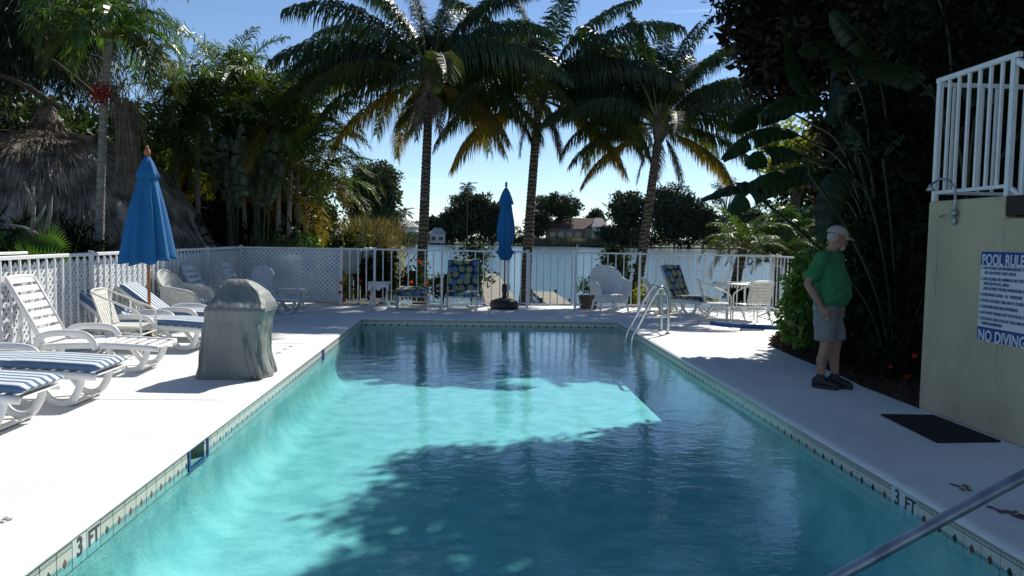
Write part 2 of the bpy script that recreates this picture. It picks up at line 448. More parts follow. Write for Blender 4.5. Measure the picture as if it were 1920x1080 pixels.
def water_mat(name, tint, waves, rough=.0, deep=None):
    """flat water: Fresnel mix of a mirror and a tinted clear (or opaque deep) layer, waves as bump"""
    m = bpy.data.materials.new(name); m.use_nodes = True; n = m.node_tree.nodes; l = m.node_tree.links; n.clear()
    out = n.new('ShaderNodeOutputMaterial'); t = n.new('ShaderNodeTexCoord')
    nrm = None
    for sc, st, dist, stretch in waves:
        mp = n.new('ShaderNodeMapping'); mp.inputs['Scale'].default_value = stretch; l.new(t.outputs['Object'], mp.inputs[0])
        z = n.new('ShaderNodeTexNoise'); z.inputs['Scale'].default_value = sc; z.inputs['Detail'].default_value = 2.5
        l.new(mp.outputs[0], z.inputs[0])
        b = n.new('ShaderNodeBump'); b.inputs['Strength'].default_value = st; b.inputs['Distance'].default_value = dist
        l.new(z.outputs[0], b.inputs['Height'])
        if nrm: l.new(nrm, b.inputs['Normal'])
        nrm = b.outputs[0]
    # Schlick reflectance from the facing angle (the same from above and below the surface)
    lw = n.new('ShaderNodeLayerWeight'); lw.inputs['Blend'].default_value = .5; l.new(nrm, lw.inputs['Normal'])
    pw = n.new('ShaderNodeMath'); pw.operation = 'POWER'; pw.inputs[1].default_value = 5; l.new(lw.outputs['Facing'], pw.inputs[0])
    fr = n.new('ShaderNodeMath'); fr.operation = 'MULTIPLY_ADD'; fr.inputs[1].default_value = .98; fr.inputs[2].default_value = .02; l.new(pw.outputs[0], fr.inputs[0])
    gl = n.new('ShaderNodeBsdfGlossy'); gl.inputs['Roughness'].default_value = rough; l.new(nrm, gl.inputs['Normal'])
    if deep: tr = n.new('ShaderNodeBsdfDiffuse'); tr.inputs[0].default_value = deep+(1,)
    else: tr = n.new('ShaderNodeBsdfTransparent'); tr.inputs[0].default_value = tint+(1,)
    ms = n.new('ShaderNodeMixShader'); l.new(fr.outputs[0], ms.inputs[0]); l.new(tr.outputs[0], ms.inputs[1]); l.new(gl.outputs[0], ms.inputs[2])
    l.new(ms.outputs[0], out.inputs[0]); return m



def trunk_mat():
    m = bpy.data.materials.new('ringed_trunk'); m.use_nodes = True; n = m.node_tree.nodes; l = m.node_tree.links; p = n['Principled BSDF']
    t = n.new('ShaderNodeTexCoord'); wv = n.new('ShaderNodeTexWave'); wv.bands_direction = 'Z'; wv.inputs['Scale'].default_value = 3.2; wv.inputs['Distortion'].default_value = 9
    wv.inputs['Detail'].default_value = 3; wv.inputs['Detail Scale'].default_value = 1.6; l.new(t.outputs['Object'], wv.inputs[0])
    z = n.new('ShaderNodeTexNoise'); z.inputs['Scale'].default_value = 9; z.inputs['Detail'].default_value = 6; l.new(t.outputs['Object'], z.inputs[0])
    r = n.new('ShaderNodeValToRGB'); e = r.color_ramp.elements; e[0].position = .35; e[0].color = (.055, .040, .028, 1); e[1].position = .8; e[1].color = (.21, .175, .125, 1)
    mu = n.new('ShaderNodeMath'); mu.operation = 'MULTIPLY_ADD'; mu.inputs[1].default_value = 1.5; mu.inputs[2].default_value = -.55; l.new(z.outputs[0], mu.inputs[0])
    ad = n.new('ShaderNodeMath'); ad.operation = 'ADD'; l.new(wv.outputs[1], ad.inputs[0]); l.new(mu.outputs[0], ad.inputs[1]); ad2 = n.new('ShaderNodeMath'); ad2.operation = 'MULTIPLY'; ad2.inputs[1].default_value = .8; l.new(ad.outputs[0], ad2.inputs[0])
    l.new(ad2.outputs[0], r.inputs[0]); l.new(r.outputs[0], p.inputs['Base Color']); p.inputs['Roughness'].default_value = .95
    b = n.new('ShaderNodeBump'); b.inputs['Distance'].default_value = .02; l.new(ad.outputs[0], b.inputs['Height']); l.new(b.outputs[0], p.inputs['Normal']); return m


M['trunk'] = trunk_mat()
M['stripes'] = stripes_mat(); M['circles'] = circles_mat(); M['tile'] = tile_mat()
M['tile_plain'] = mat('plain_tile', (.66, .68, .66), .25, var=.05, vscale=20)
M['water'] = water_mat('pool_water', (.53, .885, .935), [(1.1, .5, .022, (1, 1, 1)), (4.5, .5, .008, (1, 1.3, 1)), (15, .5, .0032, (1, 1.2, 1)), (42, .4, .0014, (1, 1.2, 1))])
M['lake'] = water_mat('lake_water', None, [(.8, .8, .04, (.5, 2, 1)), (2.6, .9, .04, (.5, 2.2, 1)), (7, .9, .02, (.6, 2, 1))], .12, deep=(.05, .13, .15))

# ------------------------------------------------------------------ setting: land, lake, deck, pool
PXL, PXR, PYN, PYF = -2.02, 2.80, 1.2, 14.8      # pool edges
WZ, FZ = -.13, -.70
LZ = -.9

b = MB(); b.box((0, 600, LZ-.5), (3000, 1160, .04)); tag(b.build('lake_bed', M['land']), kind='structure')
b = MB(); b.add([(-600, 18.5, LZ), (600, 18.5, LZ), (600, 245, LZ), (-600, 245, LZ)], [(0, 1, 2, 3)])
tag(b.build('lake', M['lake']), kind='structure')


def strip(xs, prof, m, name):
    """profile along y (y, z) for consecutive x stations"""
    bb = MB(); n = len(prof)
    vs = [(x+dx, y, z) for x, dx in xs for y, z in prof]
    bb.add(vs, [(i*n+j, (i+1)*n+j, (i+1)*n+j+1, i*n+j+1) for i in range(len(xs)-1) for j in range(n-1)])
    return tag(bb.build(name, m), kind='structure')


# ground round the pool: left lawn, right lawn, bank behind the fence (slopes down to the lake)
b = MB()
b.add([(-200, -60, -.02), (-5.3, -60, -.02), (-5.3, 17.9, -.02), (-200, 17.9, -.02)], [(0, 1, 2, 3)])
b.add([(-5.3, -60, -.02), (200, -60, -.02), (200, -4, -.02), (-5.3, -4, -.02)], [(0, 1, 2, 3)])
b.add([(6.7, -4, -.02), (200, -4, -.02), (200, 17.9, -.02), (6.7, 17.9, -.02)], [(0, 1, 2, 3)])
b.add([(-200, 17.9, -.02), (-5.3, 17.9, -.02), (-5.3, 20.6, -.3), (-200, 20.6, -.1)], [(0, 1, 2, 3)])
b.add([(-5.3, 17.9, -.02), (6.7, 17.9, -.02), (6.7, 20.6, -.45), (-5.3, 20.6, -.3)], [(0, 1, 2, 3)])
b.add([(6.7, 17.9, -.02), (200, 17.9, -.02), (200, 20.6, -.45), (6.7, 20.6, -.45)], [(0, 1, 2, 3)])
b.add([(-2.5, 20.6, -.36), (200, 20.6, -.45), (200, 21.3, -1.2), (-2.5, 21.3, -1.2)], [(0, 1, 2, 3)])
b.add([(-200, 20.6, -.1), (-2.5, 20.6, -.36), (-2.9, 30, -.4), (-200, 30, -.4)], [(0, 1, 2, 3)])
tag(b.build('lake_bank', M['soil']), kind='structure')
# land running down the left side of the lake and the far shore
b = MB()
b.add([(-200, 30, -.4), (-2.9, 30, -.4), (-5.4, 60, -.5), (-20, 232, -.6), (-600, 232, -.6)], [(0, 1, 2, 3, 4)])
b.add([(-2.9, 30, -.4), (-2.3, 30.4, -1.2), (-4.6, 60, -1.2), (-5.4, 60, -.5)], [(0, 1, 2, 3)])
b.add([(-5.4, 60, -.5), (-4.6, 60, -1.2), (-18.5, 231, -1.2), (-20, 232, -.6)], [(0, 1, 2, 3)])
b.add([(-600, 232, -.6), (600, 232, -.6), (2500, 1150, 0), (-2500, 1150, 0)], [(0, 1, 2, 3)])
b.add([(-20, 231, -1.2), (600, 231, -1.2), (600, 232, -.6), (-20, 232, -.6)], [(0, 1, 2, 3)])
tag(b.build('far_shore', M['land']), kind='structure')

# deck: slabs with open joints over a dark bed
CW = .30
bed_line = [(4.28, 7.21), (4.28, 8.26), (4.38, 9.1), (4.42, 10.4), (4.5, 11.6), (5.0, 12.5), (6.7, 12.9)]
b = MB(); b.box((-3.8, 6.95, -.1), (3.0, 21.9, .02)); b.box((4.85, 3.0, -.1), (3.4, 14, .02)); b.box((4.85, 14.0, -.1), (3.4, 8, .02)); b.box((.4, 16.5, -.1), (5.4, 2.8, .02))
tag(b.build('deck_bed', M['bark']), kind='structure')
dk = tag(bpy.data.objects.new('pool_deck', None), kind='structure'); COL.objects.link(dk)


def slab(x0, x1, y0, y1):
    bb = MB(); g = .007
    bb.box(((x0+x1)/2, (y0+y1)/2, -.045), (x1-x0-2*g, y1-y0-2*g, .09), bev=.004)
    return bb.build('slab', M['deck'], dk)


xl = PXL-CW
for y0, y1 in ((-4, -.8), (-.8, 2.6), (2.6, 7.35), (7.35, 11.2), (11.2, 15.1), (15.1, 17.9)): slab(-5.3, xl, y0, y1)
xr = PXR+CW
for y0, y1 in ((-4, 2.2), (2.2, 7.19)): slab(xr, 6.7, y0, y1)
for x0, x1 in ((xl, .4), (.4, xr)):
    slab(x0, x1, PYF+CW, 17.9); slab(x0, x1, -4, PYN-CW)
slab(xr, 6.7, 12.95, 17.9)
bb = MB()      # the slab beside the planting bed follows the bed's outline
pts = [(xr+.004, 7.198)]+[(x-.02, y) for x, y in bed_line[0:6]]+[(6.69, 12.94), (xr+.004, 12.94)]
n = len(pts); bb.add([(x, y, 0) for x, y in pts]+[(x, y, -.09) for x, y in pts], [tuple(range(n))]+[(i, n+i, n+(i+1) % n, (i+1) % n) for i in range(n)])
bb.build('slab', M['deck'], dk)
# planting bed
b = MB(); pts = bed_line+[(12, 12.9), (12, 7.21)]
gx, gy = 46, 40
def bedz(u, v):
    y = 7.22+v*6.4; xe = np.interp(y, [p[1] for p in bed_line], [p[0] for p in bed_line]); x = xe+u*(12-xe)
    return (x, y, .0+.05*math.sin(u*60)*math.sin(v*44)*.4+.03*min(1, u*8))
b.grid(bedz, gx, gy); tag(b.build('planting_bed', M['mulch'], smooth=True), kind='structure')
n = 5000; P = np.stack([4.3+RN.random(n)**1.6*3, 7.3+RN.random(n)*5.6, .03+.04*RN.random(n)], 1)
xe = np.interp(P[:, 1], [p[1] for p in bed_line], [p[0] for p in bed_line]); P[:, 0] = np.maximum(P[:, 0], xe+.01+.1*RN.random(n))
me = fast_mesh('mulch_chips', leaf_quads(P, .07, .02, spread=1), 4, M['mulch']); tag(link('mulch_chips', me), kind='stuff')

# pool: basin, coping, tiles, water
basin = tag(bpy.data.objects.new('pool_basin', None), kind='structure'); COL.objects.link(basin)
b = MB(); t = .25; zt = -.035
b.box(((PXL+PXR)/2, (PYN+PYF)/2, FZ-.06), (PXR-PXL+2*t, PYF-PYN+2*t, .12)); b.build('floor', M['plaster'], basin)
b = MB(); h = zt-FZ
zs_ = -.168; b.box((PXL-t/2, (PYN+PYF)/2, (FZ+zs_)/2), (t, PYF-PYN+2*t, zs_-FZ))
for ya_, yb_ in ((PYN-t, 5.74), (6.10, PYF+t)): b.box((PXL-t/2, (ya_+yb_)/2, (zs_+zt)/2), (t, yb_-ya_, zt-zs_))
b.box((PXR+t/2, (PYN+PYF)/2, FZ+h/2), (t, PYF-PYN+2*t, h))
b.box(((PXL+PXR)/2, PYF+t/2, FZ+h/2), (PXR-PXL-.002, t, h)); b.box(((PXL+PXR)/2, PYN-t/2, FZ+h/2), (PXR-PXL-.002, t, h))
b.build('wall', M['plaster'], basin)
# broad cove where the side walls meet the floor
b = MB(); rc = .30
def cove(x, sg):
    b.grid(lambda u, v: Vector((x+sg*rc*(1-math.cos(v*PI/2))+sg*.001, PYN+u*(PYF-PYN), FZ+.001+rc*(1-math.sin(v*PI/2)))), 1, 12)
cove(PXL, 1); cove(PXR, -1)
b.build('cove', M['plaster'], basin, smooth=True)
# coping: bullnose profile swept round the pool (mitred)
prof = [(CW-.004, -.035), (CW-.004, .002), (.06, .004), (.02, .001), (-.004, -.008), (-.016, -.018), (-.016, -.028), (-.006, -.034)]
rect = [(PXL, PYN, -1, -1), (PXR, PYN, 1, -1), (PXR, PYF, 1, 1), (PXL, PYF, -1, 1)]
b = MB(); vs = []
for x, y, sx, sy in rect:
    for o, z in prof: vs.append((x+sx*o, y+sy*o, z))
n = len(prof); b.add(vs, [(i*n+j, ((i+1) % 4)*n+j, ((i+1) % 4)*n+(j+1) % n, i*n+(j+1) % n) for i in range(4) for j in range(n)])
b.build('coping', M['coping'], basin)
# tiles
TS, TH, TT = .154, .150, .008
ZT = -.036
def tile_mesh(m):
    bb = MB(); g = .0025; b_ = .002
    bb.box((0, 0, 0), (TS-2*g, TT, TH), bev=b_); me = bb.mesh('tile', m)
    uv = me.uv_layers.new(name='UV')
    for lo in me.loops:
        v = me.vertices[lo.vertex_index].co; uv.data[lo.index].uv = (v.x/TS+.5, v.z/TH+.5)
    return me
TM, TPm = tile_mesh(M['tile']), tile_mesh(M['tile_plain'])
SKY0, SKY1 = 5.72, 6.12          # skimmer opening on the left wall


def glyph(txt, size, m, extr=.001, align='CENTER', name='lettering', bold=0.):
    c = bpy.data.curves.new('t', 'FONT'); c.body = txt; c.size = size; c.extrude = extr; c.align_x = align; c.align_y = 'CENTER' if align == 'CENTER' else 'TOP'
    c.offset = bold; c.resolution_u = 3
    o = bpy.data.objects.new('t', c); COL.objects.link(o)
    dg = bpy.context.evaluated_depsgraph_get(); me = bpy.data.meshes.new_from_object(o.evaluated_get(dg))
    bpy.data.objects.remove(o); me.materials.clear(); me.materials.append(m); me.name = name
    return me


G3, GFT = glyph('3', .14, M['ink'], bold=.003), glyph('FT', .12, M['ink'], bold=.003)
def lay(side):
    """side: L, R, F"""
    n = 0
    if side == 'F': a0, a1 = PXL+.01, PXR-.01
    else: a0, a1 = 2.2, PYF
    k = int((a1-a0)/TS)
    for i in range(k):
        s_ = a0+(i+.5)*TS
        if side == 'L' and SKY0 < s_ < SKY1: continue
        mark = None
        if side == 'L': rz, loc = R(90), (PXL+TT/2+.001, s_, ZT-TH/2)
        elif side == 'R': rz, loc = R(-90), (PXR-TT/2-.001, s_, ZT-TH/2)
        else: rz, loc = 0, (s_, PYF-TT/2-.001, ZT-TH/2)
        if side == 'L' and abs(s_-mL) < TS/2: mark = G3 if True else None
        if side == 'L' and abs(s_-mL-TS) < TS/2: mark = GFT
        if side == 'R' and abs(s_-mR) < TS/2: mark = G3
        if side == 'R' and abs(s_-mR+TS) < TS/2: mark = GFT
        t_ = link('tile', TPm if mark else TM, basin, loc, (0, 0, rz))
        if mark:
            sg = -1 if side == 'F' else -1
            link('numeral' if mark is G3 else 'lettering', mark, t_, (0, -TT/2-.0012 if True else 0, .012), (R(90), 0, 0))
mL = G(130, 1035, -.1).y; mR = G(1675, 930, -.1).y
lay('L'); lay('R'); lay('F')
# skimmer mouth
sk = MB(); ym = (SKY0+SKY1)/2
sk.box((PXL-.09, ym, ZT-.13), (.18, .36, .01)); sk.box((PXL-.19, ym, ZT-.065), (.01, .36, .13))
sk.box((PXL-.0475, ym, ZT-.065), (.001, .001, .001)); sk.build('skimmer_throat', M['skimmer_in'], basin)
sk = MB(); y0, y1 = ym-.2, ym+.2
sk.box((PXL+.008, y0, ZT-.07), (.02, .035, .15)); sk.box((PXL+.008, y1, ZT-.07), (.02, .035, .15)); sk.box((PXL+.008, ym, ZT-.137), (.018, .365, .022))
sk.box((PXL-.06, y1-.005, ZT-.066), (.11, .012, .13))
sk.build('skimmer_frame', M['skimmer_blue'], basin)
b = MB(); b.box((PXL+.012, 10.9, ZT-.07), (.01, .16, .15)); b.build('accent_tile', M['skimmer_blue'], basin)
b = MB(); b.grid(lambda u, v: (PXL-.01+u*(PXR-PXL+.02), PYN-.01+v*(PYF-PYN+.02), WZ), 1, 1)
tag(b.build('pool_water', M['water']), kind='structure')

# faded stencils and stains on the deck
def decal(name, pts, m, z=.004):
    bb = MB(); bb.add([(x, y, z) for x, y in pts], [tuple(range(len(pts)))]); return bb.build(name, m, dk)
for px, py, s_ in ((520, 662, .7), (535, 655, .6), (545, 650, .6), (15, 975, .5), (1800, 914, .8), (1885, 962, 1.0), (1915, 968, .7)):
    c = G(px, py)
    for k in range(7):
        a = rnd.random()*2*PI; r = .07*s_*rnd.random()
        q = [(c.x+r*math.cos(a)+.028*s_*math.cos(j*PI/3)*rnd.uniform(.4, 1.2), c.y+1.5*r*math.sin(a)+.05*s_*math.sin(j*PI/3)*rnd.uniform(.3, 1)) for j in range(6)]
        decal('stain', q, M['rust'] if px > 1700 else M['grout'], .0045+.0004*k)

# ------------------------------------------------------------------ fences
def bar_me(h=1.12, w_=.022):
    bb = MB(); bb.box((0, 0, h/2), (w_, w_, h)); return bb.mesh('picket', M['white_metal'])
FH = 1.25
PM = bar_me(FH-.12)
bb = MB(); bb.box((0, 0, FH/2+.004), (.05, .05, FH+.008), bev=.004); bb.box((0, 0, FH+.018), (.062, .062, .02), bev=.006); POST = bb.mesh('post', M['white_metal'])
FL, FR = Vector((-5.0, 17.5, 0)), Vector((6.5, 17.08, 0))
def fpt(px):      # point of the back fence line under image column px
    lo, hi = 0., 1.
    d = ray(px, 560); k = d.x/d.y
    A, B = FL, FR; t = (k*A.y-A.x)/((B.x-A.x)-k*(B.y-A.y)); return A.lerp(B, t)


def railing(root, A, B, n, posts=True, skip=()):
    d = (B-A); L = d.length; rz = math.atan2(d.y, d.x); mid = (A+B)/2
    for z, hh in ((FH-.015, .035), (.10, .03)):
        bb = MB(); bb.box((0, 0, 0), (L-.05, .035, hh), bev=.004); link('rail', bb.mesh('rail', M['white_metal']), root, (mid.x, mid.y, z), (0, 0, rz))
    for i in range(1, n): 
        p = A.lerp(B, i/n); link('picket', PM, root, (p.x, p.y, .1), (0, 0, rz))


back = thing('metal_fence', 'white metal picket fence along the lake behind the chaises, left of the gate', 'fence')
gate = thing('metal_gate', 'white metal picket gate in the lake fence beside the second palm trunk', 'gate')
back2 = thing('metal_fence', 'white metal picket fence along the lake between the gate and the right corner', 'fence')
side = thing('metal_fence', 'short white picket fence returning toward the pool behind the green bush', 'fence')
cols = [640, 702, 828, 952, 988]
for a, c_, k in zip(cols[:-1], cols[1:], (4, 8, 8, 3)):
    A, B = fpt(a), fpt(c_); railing(back, A, B, k); link('post', POST, back, (B.x, B.y, 0))
link('post', POST, back, tuple(fpt(640)))
cols = [1078, 1198, 1320, 1443]
for a, c_ in zip(cols[:-1], cols[1:]):
    A, B = fpt(a), fpt(c_); railing(back2, A, B, 8); link('post', POST, back2, (B.x, B.y, 0))
A = fpt(1078); link('post', POST, back2, (A.x, A.y, 0)); CR = fpt(1443)
bb = MB(); bb.tube([(A.x+.02, A.y-.04, .05), (A.x+.02, A.y-.04, 1.42)], .012, 8); bb.build('latch_pole', M['white_metal'], back2)
A, B = fpt(992), fpt(1071); d = (B-A); rz = math.atan2(d.y, d.x)
bb = MB(); mid = (A+B)/2
for z in (FH-.05, .09): 
    bb = MB(); bb.box((0, 0, 0), (d.length-.03, .03, .035), bev=.004); link('rail', bb.mesh('rail', M['white_metal']), gate, (mid.x, mid.y, z), (0, 0, rz))
for p in (A, B):
    bb = MB(); bb.box((0, 0, .65), (.035, .035, 1.16), bev=.004); link('stile', bb.mesh('stile', M['white_metal']), gate, (p.x, p.y, 0), (0, 0, rz))
for i in range(1, 6): p = A.lerp(B, i/6); link('picket', PM, gate, (p.x, p.y, .09), (0, 0, rz))
y = CR.y; 
for k in range(3):
    A, B = Vector((CR.x, y, 0)), Vector((CR.x+.02, y-1.45, 0)); railing(side, A, B, 8); link('post', POST, side, (B.x, B.y, 0)); y -= 1.45


def lattice_panel(L, h, sp=.068, w_=.040, t=.006):
    """diagonal lath both ways, two layers, cut to the panel; x along, z up"""
    bb = MB(); s2 = math.sqrt(.5)
    for sgn, yo in ((1, -t*.55), (-1, t*.55)):
        k = -h if sgn > 0 else 0
        step = sp/s2
        c = -h
        while c < L:
            # line x = c + z (sgn>0) or x = c + h - z
            z0, z1 = max(0, -c), min(h, L-c)
            if z1-z0 > .02:
                if sgn > 0: a, b_ = (c+z0, z0), (c+z1, z1)
                else: a, b_ = (c+z0, h-z0), (c+z1, h-z1)
                dx, dz = b_[0]-a[0], b_[1]-a[1]; l_ = math.hypot(dx, dz); nx, nz_ = -dz/l_*w_/2, dx/l_*w_/2
                vs = []
                for yy in (yo-t/2, yo+t/2):
                    for (x, z), q in ((a, 1), (b_, 1), (b_, -1), (a, -1)): vs.append((x+q*nx, yy, z+q*nz_))
                bb.add(vs, [(0, 1, 2, 3), (7, 6, 5, 4), (0, 4, 5, 1), (2, 6, 7, 3)])
            c += step
    return bb


latl = thing('lattice_fence', 'long white fence with lattice and pickets behind the sun loungers on the left', 'fence')
latb = thing('lattice_fence', 'white lattice fence panel closing the back left corner of the deck', 'fence')
LA = Vector((-5.0, 17.5, 0))
for k, (y0, y1) in enumerate(((5.9, 8.3), (8.3, 10.7), (10.7, 13.1), (13.1, 15.3), (15.3, 17.5))):
    o = lattice_panel(y1-y0, 1.08).build('lattice_panel', M['lattice'], latl, loc=(-5.06, y0, .08)); o.rotation_euler = (0, 0, R(90)); tag(o, kind='stuff')
    link('post', POST, latl, (-5.0, y1, 0))
    bb = MB(); bb.box((0, 0, 0), (.045, y1-y0-.05, .045), bev=.006); bb.build('rail', M['white_metal'], latl, loc=(-5.0, (y0+y1)/2, FH-.02))
    bb = MB(); bb.box((0, 0, 0), (.03, y1-y0-.05, .03)); bb.build('rail', M['white_metal'], latl, loc=(-5.0, (y0+y1)/2, .10))
    n = 13
    for i in range(1, n): link('picket', PM, latl, (-5.0, y0+(y1-y0)*i/n, .1))
bb = MB(); bb.box((0, 0, 0), (.06, 2.3, .03), bev=.008); bb.build('cap_board', M['white_plastic'], latl, loc=(-5.02, 8.05, FH+.03))
B = fpt(640); d = B-LA
o = lattice_panel(d.length, 1.14).build('lattice_panel', M['lattice'], latb, loc=(LA.x, LA.y, .06)); o.rotation_euler = (0, 0, math.atan2(d.y, d.x)); tag(o, kind='stuff')
bb = MB(); bb.box((0, 0, 0), (d.length-.06, .04, .035)); bb.build('rail', M['white_metal'], latb, loc=(*((LA+B)/2).xy, FH-.02)).rotation_euler = (0, 0, math.atan2(d.y, d.x))
bb = MB(); bb.box((0, 0, 0), (.70, .03, .86), bev=.01); tag(bb.build('storage_board', M['dirty_white'], loc=(-4.05, 17.62, .66)), 'pale flat board leaning behind the corner lattice panel', 'board')

# ------------------------------------------------------------------ stair landing, railing, sign, shower
st = thing('stair_landing', 'cream stucco stair landing wall at the right with steps coming down', 'wall', (4.27, 7.2, 0))
b = MB(); b.box((.85, -.53, .975), (1.7, 1.06, 1.95), bev=.01); b.build('landing', M['stucco'], st)
b = MB()
b.box((.85, -1.06-1.6, .885), (1.7, 3.2, 1.77), bev=.01); b.build('stair_wall', M['stucco'], st)
for k in range(4):
    b = MB(); b.box((.86, -1.22-.3*k, 1.79+.0-.0*k-.17*0), (1.64, .29, .04)); 
b = MB(); b.box((.86, -1.062-.16, 1.87), (1.72, .30, .155)); b.build('step', M['stair_dark'], st)
rl = thing('stair_railing', 'white metal railing on top of the cream stair landing', 'railing', (4.27, 7.2, 1.95))
def pbar(name, a, c_, w_, parent=rl):
    a, c_ = Vector(a), Vector(c_); d = c_-a; q = d.to_track_quat('Z', 'Y').to_matrix()
    bb = MB(); bb.box((0, 0, 0), (w_, w_, d.length), rot=q, bev=.003); return bb.build(name, M['white_metal'], parent, loc=(a+c_)/2)
RH = 1.09
pbar('post', (.03, -.04, 0), (.03, -.04, RH), .045); pbar('post', (.03, -1.04, 0), (.03, -1.04, RH), .045)
pbar('top_rail', (.03, .0, RH+.02), (.03, -1.1, RH+.02), .042); pbar('bottom_rail', (.03, -.065, .08), (.03, -1.015, .08), .03)
for i in range(1, 7): pbar('baluster', (.03, -.04-i/7.*1.0, .095), (.03, -.04-i/7.*1.0, RH), .026)
pbar('top_rail', (.055, -.04, RH-.02), (1.6, -.04, RH-.02), .038); pbar('bottom_rail', (.055, -.04, .08), (1.6, -.04, .08), .03)
for i in range(1, 12): pbar('baluster', (.03+i*.135, -.04, .095), (.03+i*.135, -.04, RH-.04), .024)
pbar('handrail', (.03, -1.08, RH-.03), (.03, -3.2, RH-1.35), .045); pbar('lower_rail', (.03, -1.08, .06), (.03, -3.2, -1.25), .03)
for i in range(1, 7): 
    y_ = -1.05-i*.15; dz = -(y_+1.08)*-.62
    pbar('baluster', (.03, y_, .06+dz), (.03, y_, RH-.05+dz), .024)

sg = thing('pool_rules_sign', 'white and blue pool rules sign fixed to the cream stucco wall', 'sign', (4.27-.006, 6.385, .76))
SW, SH = .66, .745
b = MB(); b.box((0, -SW/2, SH/2), (.01, SW, SH), bev=.002); b.build('board', M['sign_white'], sg)
b = MB(); b.box((-.006, -SW/2, SH-.06), (.002, SW-.01, .112)); b.build('blue_band', M['sign_blue'], sg)
b = MB(); b.box((-.006, -SW/2, .06), (.002, SW-.01, .112)); b.build('blue_band', M['sign_blue'], sg)
def sign_text(txt, y, z, size, m, bold=0., sxx=1.):
    me = glyph(txt, size, m, .0006, 'LEFT', 'lettering', bold)
    o = link('lettering', me, sg, (-.0085, -y, z), (R(90), 0, R(-90))); o.scale = (sxx, 1, 1)
sign_text('POOL RULES', .02, SH-.012, .128, M['sign_white'], .003, .76)
lines = ['1. NO FOOD OR BEVERAGES IN THE POOL', '    OR ON POOL WET DECK', None, '2. NO GLASS OR ANIMALS IN THE', '    FENCED POOL AREA', '    (OR 50 FEET FROM UNFENCED POOL)', None, '3. BATHING LOAD:  16   PERSONS', None, '4. POOL HOURS: 7:00 AM TO DUSK', None, '5. SHOWER BEFORE ENTERING', None, '6. DO NOT SWALLOW THE POOL WATER', None, '7. DO NOT USE POOL IF YOU ARE ILL', '    WITH DIARRHEA']
z = SH-.124
for t_ in lines:
    if t_ is None: z -= .0105; continue
    sign_text(t_, .018, z, .0335, M['sign_ink'], .0012); z -= .0395 if len(lines) else 0
sign_text('NO DIVING', .02, .107, .13, M['sign_white'], .003, .84)

for yy, zz_ in ((.015, .015), (.015, SH-.015)):
    b = MB(); b.ball((-.006, -yy, zz_), (.003, .006, .006), 8, 6); b.build('screw', M['steel_dull'], sg)

sh = thing('outdoor_shower', 'old metal shower pipe with pull chain hooked over the stair wall', 'shower', (4.24, 6.75, 1.95))
b = MB()
b.tube([(-.0, 0, -.22), (0, 0, -.02), (-.01, 0, .10), (-.03, .06, .17), (-.05, .16, .19), (-.07, .24, .15)], .011, 8); b.build('pipe', M['steel_dull'], sh, smooth=True)
b = MB(); b.lathe([(.014, .02), (.02, 0), (.038, -.035), (.034, -.045)], (-.075, .26, .13), 12); b.build('shower_head', M['steel_dull'], sh, smooth=True)
b = MB(); b.ball((0, 0, -.12), (.03, .03, .035)); b.tube([(0, 0, -.14), (-.01, .10, -.13), (-.02, .19, -.15)], .007, 6); b.ball((0, 0, -.19), (.02, .02, .04)); b.build('valve', M['steel_dull'], sh, smooth=True)
b = MB()
for i in range(34): b.ball((-.02, .195, -.16-i*.021), (.0045, .0045, .011), 5, 4)
b.build('pull_chain', M['steel_dull'], sh)

b = MB(); q = [(3.72, 6.86), (4.2, 6.84), (4.2, 5.93), (3.66, 5.9)]
b.add([(x, y, .005) for x, y in q]+[(x, y, .016) for x, y in q], [(3, 2, 1, 0), (4, 5, 6, 7)]+[(i, (i+1) % 4, 4+(i+1) % 4, 4+i) for i in range(4)])
tag(b.build('doormat', M['mat_black']), 'black rubber mat lying on the deck beside the cream wall', 'mat')

t = thing('sky_blocker', 'unseen stucco block added behind the stair landing to shut out sky light', 'sky blocker', (5.98, 2.0, 0))  # out of view, added to cut sky light on the right deck and wall
b = MB(); b.box((3, -1, 3.1), (6, 11, 6.2)); b.build('wall', M['stucco'], t)
b = MB(); b.box((2.9, -1, 6.28), (6.6, 11.6, .14)); b.build('roof', M['roof_brown'], t)

# pool handrail and ladder
b = MB(); Y = 3.0
def bez(pts, n=8, it=3):
    """round corners of a polyline by repeated corner cutting"""
    pts = [Vector(p) for p in pts]
    for _ in range(it):
        o = [pts[0]]
        for a, c_ in zip(pts[:-1], pts[1:]): o += [a.lerp(c_, .25), a.lerp(c_, .75)]
        o.append(pts[-1]); pts = o
    return pts
hr = thing('pool_handrail', 'stainless steel handrail slanting over the near right pool corner', 'handrail', (3.15, 3.0, 0))
b = MB(); b.tube(bez([(-2.75, 0, -.45), (-2.35, 0, -.16), (-.35, 0, .95), (-.02, 0, 1.0), (0, 0, .8), (0, 0, 0)]), .0245, 16); b.build('rail', M['steel_dull'], hr, smooth=True)
b = MB(); b.lathe([(.05, 0), (.05, .008), (.028, .02)], n=20); b.build('escutcheon', M['steel'], hr, smooth=True)
ld = thing('pool_ladder', 'stainless steel pool ladder with two curved rails at the far right edge', 'ladder', (3.28, 13.08, 0))
for yy in (-.23, .23):
    b = MB(); b.tube(bez([(0, yy, 0), (0, yy, .62), (-.12, yy, .80), (-.22, yy, .70), (-.5, yy, .12), (-.6, yy, -.08), (-.6, yy, -.42)]), .026, 12); b.build('rail', M['steel'], ld, smooth=True)
    b = MB(); b.tube([(0, yy, .29), (-.42, yy, .29)], .012, 8); b.build('brace', M['steel'], ld, smooth=True)
    b = MB(); b.lathe([(.045, .003), (.045, .01), (.024, .022)], (0, yy, 0), n=16); b.build('escutcheon', M['steel'], ld, smooth=True)
